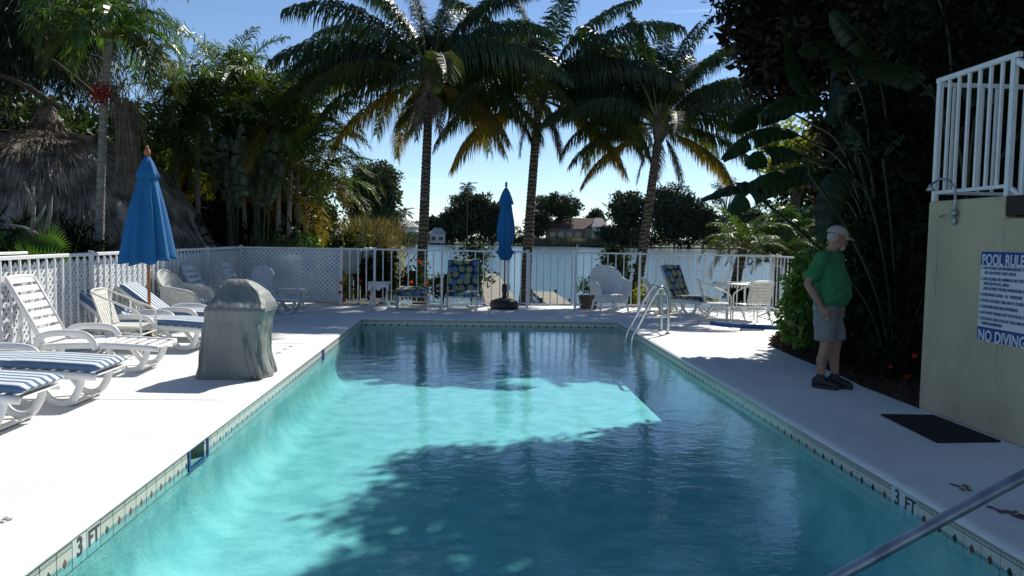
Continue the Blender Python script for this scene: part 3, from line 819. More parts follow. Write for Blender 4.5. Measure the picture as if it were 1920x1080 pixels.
for zz in (-.24, -.40):
    b = MB(); b.box((-.6, 0, zz), (.09, .42, .03), bev=.008); b.build('tread', M['steel_dull'], ld)
b = MB(); b.box((-.0, 0, .29), (.03, .44, .015)); b.build('crossbar', M['steel'], ld)

# ------------------------------------------------------------------ loungers and chairs
SEAT = .28


def lounger(name, label, loc, rz, back, group, m, blen=.74, width=.62, arms=True, slen=1.2, cushion=None, clabel=None, cgroup=None):
    """x from hinge 0 to foot +slen, back rises on -x; origin on the deck under the hinge"""
    t = thing(name, label, 'lounger', loc, rz, group)
    ba = R(back); W2 = width/2
    def spt(x): return SEAT+.02*math.sin(x/slen*PI*1.2)
    # seat rails
    for s_ in (-1, 1):
        b = MB(); b.tube([(x, s_*(W2-.02), spt(x)) for x in np.linspace(-.35, slen, 12)], .024, 8, flat=1.5); b.build('side_rail', m, t, smooth=True)
    k = int(slen/.105)
    for i in range(k):
        x = .06+i*(slen-.08)/(k-1)
        b = MB(); b.box((x, 0, spt(x)+.012), (.078, width-.07, .014), bev=.005); b.build('seat_slat', m, t)
    # back panel
    bt = MB(); cb, sb = math.cos(ba), math.sin(ba)
    B = lambda d, y, o=0: Vector((-d*cb-o*sb*0-o*sb, y, SEAT+.02+d*sb-o*cb))
    b = MB()
    for s_ in (-1, 1): b.tube([B(d, s_*(W2-.035)) for d in (0, blen*.5, blen-.03)], .022, 8, flat=1.4)
    b.tube(bez([B(blen-.06, -(W2-.035)), B(blen, -(W2-.05)), B(blen+.0, W2-.05), B(blen-.06, W2-.035)], it=2), .024, 8)
    b.build('back_frame', m, t, smooth=True)
    k = int(blen/.095); q = Matrix.Rotation(ba, 3, 'Y')
    for i in range(k):
        d = .05+i*(blen-.1)/(k-1)
        bb = MB(); bb.box((0, 0, 0), (.07, width-.09, .014), rot=q, bev=.004); bb.build('back_slat', m, t, loc=B(d, 0, -.005))
    # prop strut
    if back > 20:
        for s_ in (-1, 1): b = MB(); b.tube([B(blen*.6, s_*(W2-.1), .02), (-.32, s_*(W2-.1), SEAT-.03)], .012, 6); b.build('prop', m, t)
    # legs: a broad curved pair near the foot and one under the hinge
    for x0, x1 in ((slen-.12, slen-.42), (-.05, -.32)):
        for s_ in (-1, 1):
            y = s_*(W2-.035)
            b = MB(); b.tube(bez([(x0, y, SEAT), (x0-.02, y, .16), (x0-.10, y*.98, .025), (x1+.06, y*.98, .025), (x1-.04, y, .14), (x1-.12, y, SEAT-.01)]), .02, 8, flat=1.7); b.build('leg', m, t, smooth=True)
        b = MB(); b.box((x0-.1, 0, .026), (.05, width-.12, .03), bev=.008); b.build('leg_brace', m, t)
    if arms:
        for s_ in (-1, 1):
            b = MB(); y = s_*(W2+.025)
            b.tube(bez([(-.06, y, SEAT-.02), (-.03, y, .39), (.10, y, .44), (.42, y, .44), (.52, y, .38), (.56, y, SEAT-.02)]), .018, 8, flat=2.0); b.build('arm', m, t, smooth=True)
    if cushion:
        cm, th = cushion
        c = MB(); uvs = []; NU, NV = 40, 14; cw = width-.05
        path = []
        tot = blen+slen
        for i in range(NU+1):
            s_ = -blen+.02+(tot+.02)*i/NU
            if s_ < 0: p = B(-s_, 0); nrm = Vector((sb, 0, cb))
            else: p = Vector((s_, 0, spt(s_)+.02)); nrm = Vector((0, 0, 1))
            path.append((p, nrm, s_))
        vs = []; n = 2*NV
        for i, (p, nr, s_) in enumerate(path):
            e = min(1, min(i, NU-i)/1.6); e = math.sqrt(max(.02, 1-(1-e)**2))
            tuft = 1-.22*math.exp(-((s_)/.05)**2)-.10*math.exp(-((s_-.6)/.04)**2)
            for k in range(n):
                a = 2*PI*k/n; ca, sa = math.cos(a), math.sin(a)
                y = cw/2*math.copysign(abs(ca)**.35, ca); hgt = th/2*math.copysign(abs(sa)**.5, sa)*e*(tuft if sa > 0 else 1)
                vs.append(p+Vector((0, 1, 0))*y+nr*(th/2+.012+hgt))
        fs = [(i*n+k, i*n+(k+1) % n, (i+1)*n+(k+1) % n, (i+1)*n+k) for i in range(NU) for k in range(n)]+[tuple(range(n-1, -1, -1)), tuple(range(NU*n, NU*n+n))]
        c.add(vs, fs); me = c.mesh('cushion', cm, True)
        uv = me.uv_layers.new(name='UV')
        for lo in me.loops:
            vi = lo.vertex_index; uv.data[lo.index].uv = (path[vi//n][2], vs[vi].y+(vs[vi]-path[vi//n][0]).dot(path[vi//n][1])*.8)
        o = link('lounge_cushion', me, None, loc, (0, 0, rz)); tag(o, clabel, 'cushion', cgroup)
    return t


GL = 'white plastic sun loungers along the left fence'; GC = 'striped cushions on the left loungers'
stp = (M['stripes'], .085)
lounger('sun_lounger', 'white plastic lounger nearest the camera, cut by the left frame edge', (-4.68, 6.32, 0), 0, 25, GL, M['white_plastic'], slen=1.32, cushion=stp, clabel='blue and white striped cushion nearest the camera at the left edge', cgroup=GC)
lounger('sun_lounger', 'white plastic lounger with armrests, second from the camera, under a striped cushion', (-4.60, 7.30, 0), 0, 25, GL, M['white_plastic'], slen=1.34, cushion=stp, clabel='blue and white striped cushion whose foot end points at the grill cover', cgroup=GC)
lounger('sun_lounger', 'bare white slatted lounger in full sun with its back raised steeply', (-4.60, 9.0, 0), R(2), 62, GL, M['white_plastic'], blen=.82)
lounger('sun_lounger', 'white lounger with striped cushion just in front of the wooden umbrella pole', (-4.6, 10.72, 0), R(-2), 37, GL, M['white_plastic'], cushion=stp, clabel='striped cushion on the lounger just in front of the umbrella pole', cgroup=GC)
lounger('sun_lounger', 'white lounger with striped cushion just behind the wooden umbrella pole', (-4.45, 11.75, 0), R(2), 38, GL, M['white_plastic'], cushion=stp, clabel='striped cushion on the lounger just behind the umbrella pole', cgroup=GC)
lounger('sun_lounger', 'bare white lounger with raised slatted back beyond the grey wicker chair', (-4.58, 14.0, 0), 0, 62, GL, M['dirty_white'])
lounger('sun_lounger', 'bare white lounger farthest along the left fence, raised back above the grill cover', (-4.42, 15.5, 0), 0, 62, GL, M['dirty_white'])
GB = 'loungers with circle print cushions by the lake fence'; crc = (M['circles'], .075)
lounger('chaise', 'white low chaise by the lake fence, its back folded flat, beside the small side table', (-1.22, 17.05, 0), R(-90), 12, GB, M['dirty_white'], blen=.35, width=.72, arms=False, slen=.66, cushion=crc, clabel='circle print cushion lying flat on the low chaise', cgroup='circle print cushions')
lounger('chaise', 'white chaise with upright back between the flat chaise and the closed umbrella', (-.16, 16.98, 0), R(-90), 66, GB, M['dirty_white'], blen=.80, width=.70, arms=False, slen=.62, cushion=crc, clabel='circle print cushion standing upright left of the closed umbrella', cgroup='circle print cushions')
lounger('chaise', 'white chaise turned sideways on the right deck behind the pool ladder', (4.45, 16.5, 0), R(-52), 66, GB, M['dirty_white'], blen=.78, width=.62, arms=False, slen=.75, cushion=crc, clabel='circle print cushion on the angled chaise behind the pool ladder', cgroup='circle print cushions')


def strap_chair(label, loc, rz, cat='chair'):
    """tubular patio chair with woven straps; faces +x"""
    t = thing('strap_chair', label, cat, loc, rz, 'white tubular strap patio chairs'); m = M['strap']; t.scale = (.95, .95, .93)
    for s_ in (-1, 1):
        y = s_*.27
        b = MB(); b.tube(bez([(-.34, y*.9, .86), (-.22, y*1.02, .80), (.12, y*1.05, .66), (.27, y*1.03, .60), (.28, y, .42), (.28, y, .0)]), .014, 8); b.build('arm', m, t, smooth=True)
        b = MB(); b.tube(bez([(.28, y, .30), (.05, y, .34), (-.05, y, .30), (-.2, y, .12), (-.30, y, .02)]), .013, 8); b.build('leg', m, t, smooth=True)
        b = MB(); b.tube([(-.34, y*.9, .86), (-.19, y*.9, .40), (.25, y*.93, .40)], .012, 6); b.build('frame', m, t)
    for x in (-.30, .28): b = MB(); b.tube([(x, -.27, .02 if x < 0 else .3), (x, .27, .02 if x < 0 else .3)], .011, 6); b.build('crossbar', m, t)
    b = MB(); b.tube(bez([(-.34, -.243, .86), (-.36, -.15, .885), (-.36, .15, .885), (-.34, .243, .86)]), .014, 8); b.build('crossbar', m, t)
    for i in range(8):
        y = -.21+i*.06; b = MB(); b.box((-.265, y, .64), (.005, .042, .48), rot=Matrix.Rotation(R(-18), 3, 'Y')); b.build('back_strap', m, t)
    for i in range(7):
        d = .06+i*.062; b = MB(); b.box((-.19-.15*d/.49-.006, 0, .40+d), (.005, .48, .036), rot=Matrix.Rotation(R(-18), 3, 'Y')); b.build('back_strap', m, t)
    for i in range(8):
        x = -.15+i*.053; b = MB(); b.box((x, 0, .405), (.04, .50, .006)); b.build('seat_strap', m, t)
    return t


strap_chair('white tubular patio chair in full sun between the loungers by the big blue umbrella', (-4.28, 10.05, 0), R(2))
strap_chair('white strap chair seen from the side between the pool ladder and the round table', (4.66, 14.75, 0), R(-12))
strap_chair('white strap chair with basket weave back turned away, next to the green bush', (5.28, 14.45, 0), R(100))

# round table behind the strap chairs
t = thing('patio_table', 'round white patio table behind the two strap chairs', 'table', (5.35, 15.6, 0))
b = MB(); b.lathe([(.02, .0), (.46, .0), (.48, .008), (.48, .022), (.46, .03), (.02, .03)], (0, 0, .69), 40); b.build('tabletop', M['strap'], t)
b = MB()
for i in range(48):
    a = 2*PI*i/48; b.box((.474*math.cos(a), .474*math.sin(a), .665), (.012, .03, .05), rot=Matrix.Rotation(a, 3, 'Z'))
b.build('edge_straps', M['strap'], t)
for i in range(4):
    a = PI/4+PI/2*i; b = MB(); b.tube([(.36*math.cos(a), .36*math.sin(a), .69), (.40*math.cos(a), .40*math.sin(a), 0)], .014, 8); b.build('leg', M['strap'], t)


def shell_chair(name, label, loc, rz, m, H=.95, w_=.62, fan=True, cat='chair', group=None, arms=True, seat=.38):
    """high round-backed resin or wicker armchair, faces +x"""
    t = thing(name, label, cat, loc, rz, group)
    W2 = w_/2
    b = MB()
    def bk(u, v):
        a = (v-.5)*PI*1.0; yy = math.sin(a)*W2*(1-.25*(1-u)); top = H*(.74+.26*math.cos(a*.96))
        z = seat-.02+u*(top-seat+.02); x = -.24-.16*u+.16*(1-math.cos(a))
        return Vector((x, yy*(1+.18*math.sin(u*PI)), z))
    def bk2(u, v): p = bk(u, v); return Vector((p.x-.022, p.y*1.03, p.z+.004*u))
    b.grid(bk, 10, 20); b.grid(bk2, 10, 20)
    rim = [(bk(1, v/24)+bk2(1, v/24))/2 for v in range(25)]
    b.tube(rim, .02, 8)
    b.build('backrest', m, t, smooth=True)
    b = MB(); b.loft([(0.0, 0, seat-.05, .27, W2*.92, .6), (0.0, 0, seat-.01, .29, W2*.98, .6), (0, 0, seat, .27, W2*.92, .6)], 24); b.build('seat', m, t)
    b = MB(); b.loft([(0, 0, .20, .255, W2*.86, .5), (0, 0, seat-.055, .265, W2*.9, .5)], 24); b.build('apron', m, t)
    if arms:
        for s_ in (-1, 1):
            b = MB(); b.tube(bez([(-.28, s_*W2*.95, .72*H), (-.1, s_*W2*1.15, .64), (.18, s_*W2*1.12, .60), (.27, s_*W2, .54), (.25, s_*W2*.92, seat-.03)]), .032, 10, flat=1.5); b.build('arm', m, t, smooth=True)
            b = MB(); b.grid(lambda u, v: Vector((-.26+.50*u, s_*W2*(1.0+.1*v), seat-.03+v*(.62-seat+.03-.04*u))), 3, 3); b.build('arm_panel', m, t)
    for x in (-.22, .22):
        for s_ in (-1, 1):
            b = MB(); b.tube([(x, s_*W2*.8, .24), (x*1.18, s_*W2*.92, 0)], [.028, .018], 8); b.build('leg', m, t)
    return t


shell_chair('resin_armchair', 'white resin armchair with high rounded back by the fence, left of the ladder', (3.0, 16.75, 0), R(-78), M['white_plastic'], .96, .70)
shell_chair('wicker_armchair', 'grey wicker armchair with low rounded back among the left loungers', (-4.55, 12.95, 0), R(-4), M['wicker'], .92, .74)
b = MB(); b.loft([(0, 0, 0, .2, .26, .5), (0, 0, .02, .25, .29, .5), (0, 0, .07, .25, .29, .5), (0, 0, .09, .2, .26, .5)], 28)
tag(b.build('seat_cushion', M['stripes'], loc=(-4.5, 12.95, .385), smooth=True), 'small blue striped seat cushion on the grey wicker armchair', 'cushion')
shell_chair('resin_armchair', 'round backed cream resin chair half hidden behind the angled chaise', (4.12, 16.85, 0), R(-20), M['strap'], .72, .5, arms=False)
shell_chair('resin_armchair', 'pale plastic chair with tall rounded back standing in shade at the corner', (-4.12, 15.9, 0), R(-75), M['dirty_white'], .88, .42, arms=False)

t = thing('low_table', 'low white plastic table in the shaded back left corner', 'table', (-3.72, 16.3, 0))
b = MB(); b.loft([(0, 0, .36, .33, .26, .5), (0, 0, .375, .36, .28, .5), (0, 0, .40, .36, .28, .5), (0, 0, .41, .34, .27, .5)], 28); b.build('tabletop', M['dirty_white'], t)
for x in (-.24, .24):
    for y in (-.17, .17): b = MB(); b.tube([(x, y, .36), (x*1.2, y*1.15, 0)], [.03, .02], 8); b.build('leg', M['dirty_white'], t)

t = thing('side_table', 'small white side table with ornate legs at the left end of the picket fence', 'table', (-1.95, 17.05, 0))
b = MB(); b.loft([(0, 0, .50, .21, .17, .5), (0, 0, .515, .235, .19, .5), (0, 0, .545, .235, .19, .5)], 24); b.build('tabletop', M['dirty_white'], t)
b = MB()
def apron(u, v):
    x = -.22+.44*u; return Vector((x, -.165, .50-(.05+.09*(math.cos((u-.5)*2*PI*1)**2)*1)*v))
b.grid(apron, 16, 2); b.grid(lambda u, v: apron(u, v)+Vector((0, .012, 0)), 16, 2); b.build('apron', M['dirty_white'], t)
for x in (-1, 1):
    for y in (-1, 1):
        b = MB(); b.tube(bez([(x*.19, y*.14, .50), (x*.16, y*.13, .30), (x*.15, y*.12, .16), (x*.22, y*.17, 0)]), .014, 8); b.build('leg', M['dirty_white'], t)
b = MB(); b.tube([(-.16, 0, .18), (.16, 0, .18)], .01, 6); b.tube([(0, -.12, .18), (0, .12, .18)], .01, 6); b.build('stretcher', M['dirty_white'], t)

# planter pot by the gate
t = thing('planter_box', 'brown planter box by the gate holding a leggy plant', 'planter', (2.62, 17.35, 0))
b = MB(); b.loft([(0, 0, 0, .17, .14, .35), (0, 0, .24, .21, .17, .35), (0, 0, .28, .225, .185, .35), (0, 0, .29, .225, .185, .35), (0, 0, .25, .19, .15, .35)], 20); b.build('pot', M['pot'], t)
C, rr = clumps((0, 0, .52), (.2, .16, .2), 12, .11); me = fast_mesh('foliage', leaf_quads(fill(C, rr, 22), .09, .04), 4, M['fol_bush']); link('foliage', me, t)

# foam noodle on the deck
b = MB(); pts = bez([(-.32, .38, .036), (-.15, .12, .036), (.15, -.12, .036), (.75, -.3, .036)]); b.tube(pts, .036, 12)
tag(b.build('foam_noodle', M['blue_foam'], loc=(4.78, 13.92, 0), smooth=True), 'blue foam pool noodle lying on the sunny right deck', 'pool noodle')

# ------------------------------------------------------------------ umbrellas
def umbrella_fold(nf, amp, seed):
    g = random.Random(seed); ph = [g.uniform(-.25, .25) for _ in range(nf)]; am = [g.uniform(.6, 1.2) for _ in range(nf)]
    def f(a, t, k):
        x = a*nf/(2*PI); i = int(x) % nf; fr = x-int(x)
        return 1+amp*am[i]*min(1, t*2.2)*(math.sin(PI*min(1, max(0, fr+ph[i]*math.sin(PI*fr)))) - .62)*1.5
    return f


u = thing('closed_umbrella', 'large closed blue umbrella with copper wood pole standing among the left loungers', 'umbrella', (-4.46, 11.2, 0))
b = MB()
prof = [(.03, 2.56), (.075, 2.50), (.10, 2.42), (.125, 2.36)]
b.lathe([(.12, 2.27), (.155, 2.285), (.13, 2.35), (.105, 2.42), (.075, 2.50), (.03, 2.57), (.012, 2.58)], n=64, fold=lambda a, t, k: 1+.10*math.sin(a*8)*(1-t)); b.build('vent_tier', M['blue_canvas'], u, smooth=True)
b = MB(); f8 = umbrella_fold(8, .26, 3)
zs = np.linspace(2.44, 1.16, 26); pr = []
for z in zs:
    t_ = (2.44-z)/1.28; pr.append((.075+.262*t_**.85, z))
vs_n = 96
b.lathe(pr, n=vs_n, fold=lambda a, t, k: f8(a, t, k))
b.v = [(x, y, z+(.02*math.sin(math.atan2(y, x)*8+1)-.07*max(0, math.cos(math.atan2(y, x)+1.9)))*max(0, (2.44-z)/1.28)**3) for x, y, z in b.v]
b.build('canopy', M['blue_canvas'], u, smooth=True)
b = MB(); b.tube([(0, 0, .05), (0, 0, 2.56)], .021, 12); b.build('pole', M['wood'], u, smooth=True)
b = MB(); b.lathe([(.012, 2.57), (.035, 2.59), (.045, 2.62), (.038, 2.655), (.018, 2.68), (.022, 2.70), (.004, 2.725)], n=16); b.build('finial', M['wood'], u, smooth=True)
b = MB(); b.lathe([(.24, 0), (.25, .03), (.22, .06), (.06, .10), (.04, .30), (.028, .31)], n=32); b.build('base', M['dark_plastic'], u, smooth=True)

u = thing('closed_umbrella', 'narrow closed blue umbrella in a black base, centre of the lake fence', 'umbrella', (.74, 17.0, 0))
b = MB()
pr = [(.085, 2.30), (.155, 2.25), (.16, 2.27), (.12, 2.40), (.085, 2.50), (.05, 2.57), (.012, 2.62)]
b.lathe(pr, n=48, fold=lambda a, t, k: 1+.12*math.sin(a*8+1)*(1-t)); b.build('vent_tier', M['blue_canvas'], u, smooth=True)
b = MB(); f8 = umbrella_fold(8, .2, 9)
pr = [(.05, 2.5), (.08, 2.40), (.12, 2.25), (.14, 2.1), (.165, 1.95), (.185, 1.80), (.195, 1.65), (.18, 1.50), (.15, 1.40), (.125, 1.34), (.15, 1.28), (.19, 1.23), (.20, 1.205), (.15, 1.18), (.14, 1.13), (.10, 1.06), (.05, 1.05)]
b.lathe(pr, n=80, fold=lambda a, t, k: f8(a, t, k)*(1+.04*math.sin(a*3+t*9))); b.build('canopy', M['blue_canvas'], u, smooth=True)
b = MB(); b.lathe([(.128, 1.325), (.134, 1.335), (.134, 1.35), (.128, 1.36)], n=24); b.build('tie_strap', M['blue_canvas'], u)
b = MB(); b.tube([(0, 0, .3), (0, 0, 2.64)], .018, 10); b.build('pole', M['wood'], u, smooth=True)
b = MB(); b.lathe([(.014, 2.62), (.03, 2.65), (.02, 2.68), (.03, 2.70), (.004, 2.74)], n=12); b.build('finial', M['dark_plastic'], u, smooth=True)
b = MB(); b.lathe([(.27, 0), (.30, .03), (.30, .12), (.27, .18), (.16, .225), (.06, .24), (.05, .26), (.045, .34), (.06, .40), (.055, .52), (.03, .545)], n=32, fold=lambda a, t, k: 1+(.03*math.cos(a*4) if t < .5 else 0)); b.build('base', M['dark_plastic'], u, smooth=True)

# ------------------------------------------------------------------ covered grill
b = MB(); rings = []
n = 72
def bbq_ring(z):
    # (cx, cy, half x, half y) interpolated from the photographed outline
    zs = [0, .05, .25, .45, .60, .72, .735, .80, .90, .98, 1.02, 1.035]
    x0 = [-.40, -.40, -.375, -.35, -.33, -.31, -.305, -.275, -.235, -.205, -.18, -.14]
    x1 = [.31, .31, .26, .26, .29, .33, .34, .32, .25, .14, .07, .03]
    y0 = [-.27, -.28, -.27, -.27, -.27, -.28, -.285, -.20, -.10, -.03, .02, .05]
    y1 = [.27, .28, .27, .27, .27, .27, .27, .27, .25, .21, .17, .12]
    g = lambda a: float(np.interp(z, zs, a)); return g(x0), g(x1), g(y0), g(y1)
zz = list(np.linspace(0, 1.035, 60))
vs = []
for z in zz:
    x0, x1, y0, y1 = bbq_ring(z)
    for k in range(n):
        a = 2*PI*k/n; c_, s_ = math.cos(a), math.sin(a); pw = .24
        ux, uy = math.copysign(abs(c_)**pw, c_), math.copysign(abs(s_)**pw, s_)
        low = max(0, 1-z/.72)
        fold = .022*low**.8*(1-2*abs(math.sin(a*4+1.2*z+.8*math.sin(a*3))))+.020*(1-2*abs(math.sin(a*9+3*z)))*low**1.5
        wr = .007*(1-2*abs(math.sin(7*z+a*4)))*math.sin(a*2+z*9)
        # a pulled-in pocket on the front
        pk = -.07*math.exp(-((a-5.15)/.28)**2-((z-.42)/.13)**2)
        sag = -.010*math.exp(-((z-.62)/.05)**2)
        q = 1+(fold+wr+pk+sag)/.35
        vs.append(((x0+x1)/2+(x1-x0)/2*ux*q, (y0+y1)/2+(y1-y0)/2*uy*q, z+.008+(.012*math.sin(a*9) if z < .01 else 0)))
m_ = len(zz)
b.add(vs, [(i*n+k, i*n+(k+1) % n, (i+1)*n+(k+1) % n, (i+1)*n+k) for i in range(m_-1) for k in range(n)]+[tuple(range((m_-1)*n, m_*n))])
g_ = thing('covered_grill', 'barbecue grill under a wrinkled grey vinyl cover at the pool edge', 'grill', (-2.47, 8.62, 0), R(-4))
b.build('cover', M['cover'], g_, smooth=True)
b = MB(); hem = [Vector(vs[k])+Vector((0, 0, .012)) for k in range(n)]; b.tube(hem+[hem[0]], .007, 6, cap=False); b.build('hem', M['cover'], g_, smooth=True)
for kk in (round(n*.655), round(n*.845)):
    b = MB(); b.tube([Vector(vs[i*n+kk]) for i in range(1, m_-4)], .0055, 5); b.build('seam', M['cover'], g_, smooth=True)
b = MB(); i0 = min(range(m_), key=lambda i: abs(zz[i]-.728)); hem = [Vector(vs[i0*n+k])*1.0 for k in range(n)]; b.tube(hem+[hem[0]], .006, 6, cap=False); b.build('seam', M['cover'], g_, smooth=True)

# ------------------------------------------------------------------ vegetation builders
def frond_me(name, L, e0, droop, ll, n=64, hang=.9, w_=.036, m=None, seed=0, vee=.25, fwd=.55, base=.14):
    """one feather frond in the XZ plane from the origin; midrib tube plus narrow folded leaflets"""
    g = random.Random(seed); b = MB(); b.cur = 1
    N = 14; pts = [Vector((0, 0, 0))]; side = g.uniform(-.12, .12)
    for i in range(N):
        t = (i+.5)/N; a = R(e0)-R(droop)*t**1.35; y = side*t*t
        pts.append(pts[-1]+Vector((math.cos(a), y, math.sin(a)))*(L/N))
    def at(t):
        x = t*N; i = min(N-1, int(x)); return pts[i].lerp(pts[i+1], x-i), (pts[i+1]-pts[i]).normalized()
    b.tube(pts, [max(.004, L*.009*(1-.8*i/N)) for i in range(N+1)], 5)
    b.cur = 0
    Z = Vector((0, 0, -1))
    for i in range(n):
        t = base+(1-base)*(i+.5)/n
        env = min(1, (t-base+.05)/.22)**.7*(1-.62*max(0, (t-.6)/.4)**1.3)
        for s_ in (-1, 1):
            if g.random() < .03: continue
            p, T = at(min(.999, t+g.uniform(-.004, .004)))
            up = Vector((0, 1, 0)).cross(T)*-1
            if up.z < 0 and abs(T.z) < .99: up = -up
            d = (Vector((0, s_, 0))*(1-.3*t)+T*(fwd+.5*t+g.uniform(-.18, .18))+up*vee*g.uniform(.2, 1.7)+Z*g.uniform(0, .12)).normalized()
            l_ = ll*env*g.uniform(.62, 1.15); hg = hang*g.uniform(.5, 1.4)
            q0 = p; d1 = d; d2 = (d*1+Z*hg*.9).normalized(); d3 = (d*.5+Z*hg*1.7).normalized()
            q1 = q0+d1*l_*.3; q2 = q1+d2*l_*.37; q3 = q2+d3*l_*.36
            wv = T*w_*.5*g.uniform(.8, 1.2)
            b.add([q0-wv*.6, q0+wv*.6, q1-wv, q1+wv, q2-wv*.75, q2+wv*.75, q3], [(0, 1, 3, 2), (2, 3, 5, 4), (4, 5, 6)])
    return b.mesh(name, [m, M['rachis']])


def palm_trunk(root, pts, r0, r1, m, ring=.09, swell=1.35, name='trunk'):
    """ringed trunk along a smooth polyline"""
    P = [Vector(p) for p in bez(pts, it=3)]; L = [0]
    for a, c_ in zip(P[:-1], P[1:]): L.append(L[-1]+(c_-a).length)
    tot = L[-1]; N = int(tot/ring)*3; out = []; rs = []
    j = 0
    for i in range(N+1):
        s_ = tot*i/N
        while j < len(P)-2 and L[j+1] < s_: j += 1
        out.append(P[j].lerp(P[j+1], (s_-L[j])/max(1e-6, L[j+1]-L[j])))
        r = r0+(r1-r0)*(i/N); r *= 1+(swell-1)*math.exp(-s_/.35)
        r *= (1.07, 1.0, .965)[i % 3]*(1+.02*math.sin(i*1.7)); rs.append(r)
    b = MB(); b.tube(out, rs, 16); b.build(name, m, root, smooth=True); return out[-1]


def place_frond(me, root, loc, az, tilt=0, sc=1., name='frond'):
    o = link(name, me, root, loc, (tilt, 0, az)); o.scale = (sc, sc, sc); return o


# coconut frond variants, steep to hanging
CO = {}
for i, (e0, dr, mm, hg) in enumerate(((82, 30, 'frond', .6), (66, 52, 'frond', .8), (50, 68, 'frond', 1.0), (33, 72, 'frond', 1.15), (16, 66, 'frond_mid', 1.25), (0, 55, 'frond_mid', 1.25), (-18, 45, 'frond_old', 1.2), (-62, 20, 'husk', .8))):
    for v in (0, 1): CO[(i, v)] = frond_me('frond', (3.4, 3.8, 3.9, 3.9, 3.8, 3.5, 3.0, 1.7)[i], e0, dr*(1+.18*v), (.7, .9, 1.0, 1.05, 1.05, .98, .85, .6)[i], n=(150 if i < 7 else 60), hang=hg*1.6, m=M[mm], seed=i*7+v, w_=.038)


def coconut(label, pts, spec, r0=.13, r1=.095, nuts=6, seed=1, sc=1.):
    g = random.Random(seed)
    root = thing('coconut_palm', label, 'palm tree', pts[0], 0, 'coconut palms beyond the lake fence')
    lp = [Vector(p)-Vector(pts[0]) for p in pts]
    top = palm_trunk(root, lp, r0, r1, M['trunk'])
    b = MB(); b.lathe([(.10, -.35), (.16, -.1), (.17, .1), (.10, .35), (.03, .6)], tuple(top), 14, fold=lambda a, t, k: 1+.18*math.sin(a*5+t*7)); b.build('crown_shaft', M['husk'], root, smooth=True)
    for k, (i, az) in enumerate(spec):
        a = R(az)+g.uniform(-.12, .12); rr = .08
        place_frond(CO[(i, g.randint(0, 1))], root, (top.x+rr*math.cos(a), top.y+rr*math.sin(a), top.z+.22-.05*i), a, g.uniform(-.18, .18), sc*g.uniform(.9, 1.08))
    for k in range(nuts):
        a = g.uniform(0, 2*PI) if k > 3 else PI+g.uniform(-.5, .5); r = .28+.22*g.random() if k > 3 else .55+.1*g.random()
        c = top+Vector((r*math.cos(a), r*math.sin(a), -.15-.25*g.random()))
        b = MB(); b.ball((0, 0, 0), (.085, .085, .105), 12, 8); b.tube([(0, 0, .1), ((top.x-c.x)*.8, (top.y-c.y)*.8, .32)], .008, 5); b.build('coconut', M['coconut'], root, smooth=True, loc=c)
    return root


# azimuth 180 = left in the picture, 0 = right, 90 = away, 270 = towards the camera
p1 = [(-1.2, 19.0, -.1), (-1.14, 19.0, 1.4), (-1.08, 19.0, 3.4), (-1.02, 19.0, 5.25)]
coconut('tall coconut palm leaning slightly right, leftmost of the three trunks behind the fence', p1,
        [(0, 30), (0, 150), (1, 10), (1, 75), (1, 150), (1, 190), (2, 170), (2, 205), (2, 350), (2, 45), (2, 110), (3, 185), (3, 5), (3, 335), (3, 75), (4, 172), (4, 350), (4, 200), (4, 20), (4, 275), (4, 120), (3, 170), (3, 195), (2, 10), (2, 335), (3, 160), (3, 22), (1, 20), (5, 190), (4, 184), (5, 60), (5, 345), (5, 10), (6, 330), (6, 30), (6, 120), (6, 170), (7, 190), (7, 300), (7, 230)], seed=3, nuts=9, sc=.90)
p2 = [(1.36, 19.5, -.2), (1.40, 19.5, 1.2), (1.50, 19.5, 3.1), (1.62, 19.5, 5.0)]
coconut('coconut palm with straight pale ringed trunk right of the closed blue umbrella', p2,
        [(0, 60), (0, 150), (1, 0), (1, 100), (1, 180), (2, 165), (2, 20), (2, 80), (2, 340), (3, 195), (3, 0), (3, 50), (3, 130), (3, 175), (3, 20), (2, 190), (2, 0), (3, 345), (4, 170), (4, 15), (4, 180), (4, 355), (4, 30), (4, 230), (4, 90), (5, 185), (5, 340), (5, 10), (6, 200), (6, 160), (6, 350), (6, 15), (5, 352), (7, 20), (7, 330), (7, 200)], seed=5, sc=.90)
p3 = [(3.95, 18.9, -.2), (4.1, 18.95, .8), (4.3, 19.0, 2.4), (4.5, 19.0, 4.25)]
coconut('rightmost coconut palm of three, trunk leaning right with dead fronds hanging under the crown', p3,
        [(0, 20), (0, 140), (0, 200), (1, 5), (1, 60), (1, 120), (1, 175), (1, 200), (1, 340), (2, 0), (2, 45), (2, 160), (2, 190), (2, 340), (3, 10), (3, 70), (3, 170), (3, 205), (3, 330), (4, 355), (4, 185), (4, 40), (4, 270), (4, 120), (2, 20), (2, 175), (3, 0), (3, 190), (1, 90), (5, 350), (5, 190), (6, 0), (6, 340), (6, 175), (7, 185), (7, 330), (7, 250), (7, 10), (0, 90), (0, 330), (1, 30), (1, 150)], seed=8, nuts=4, sc=.76)

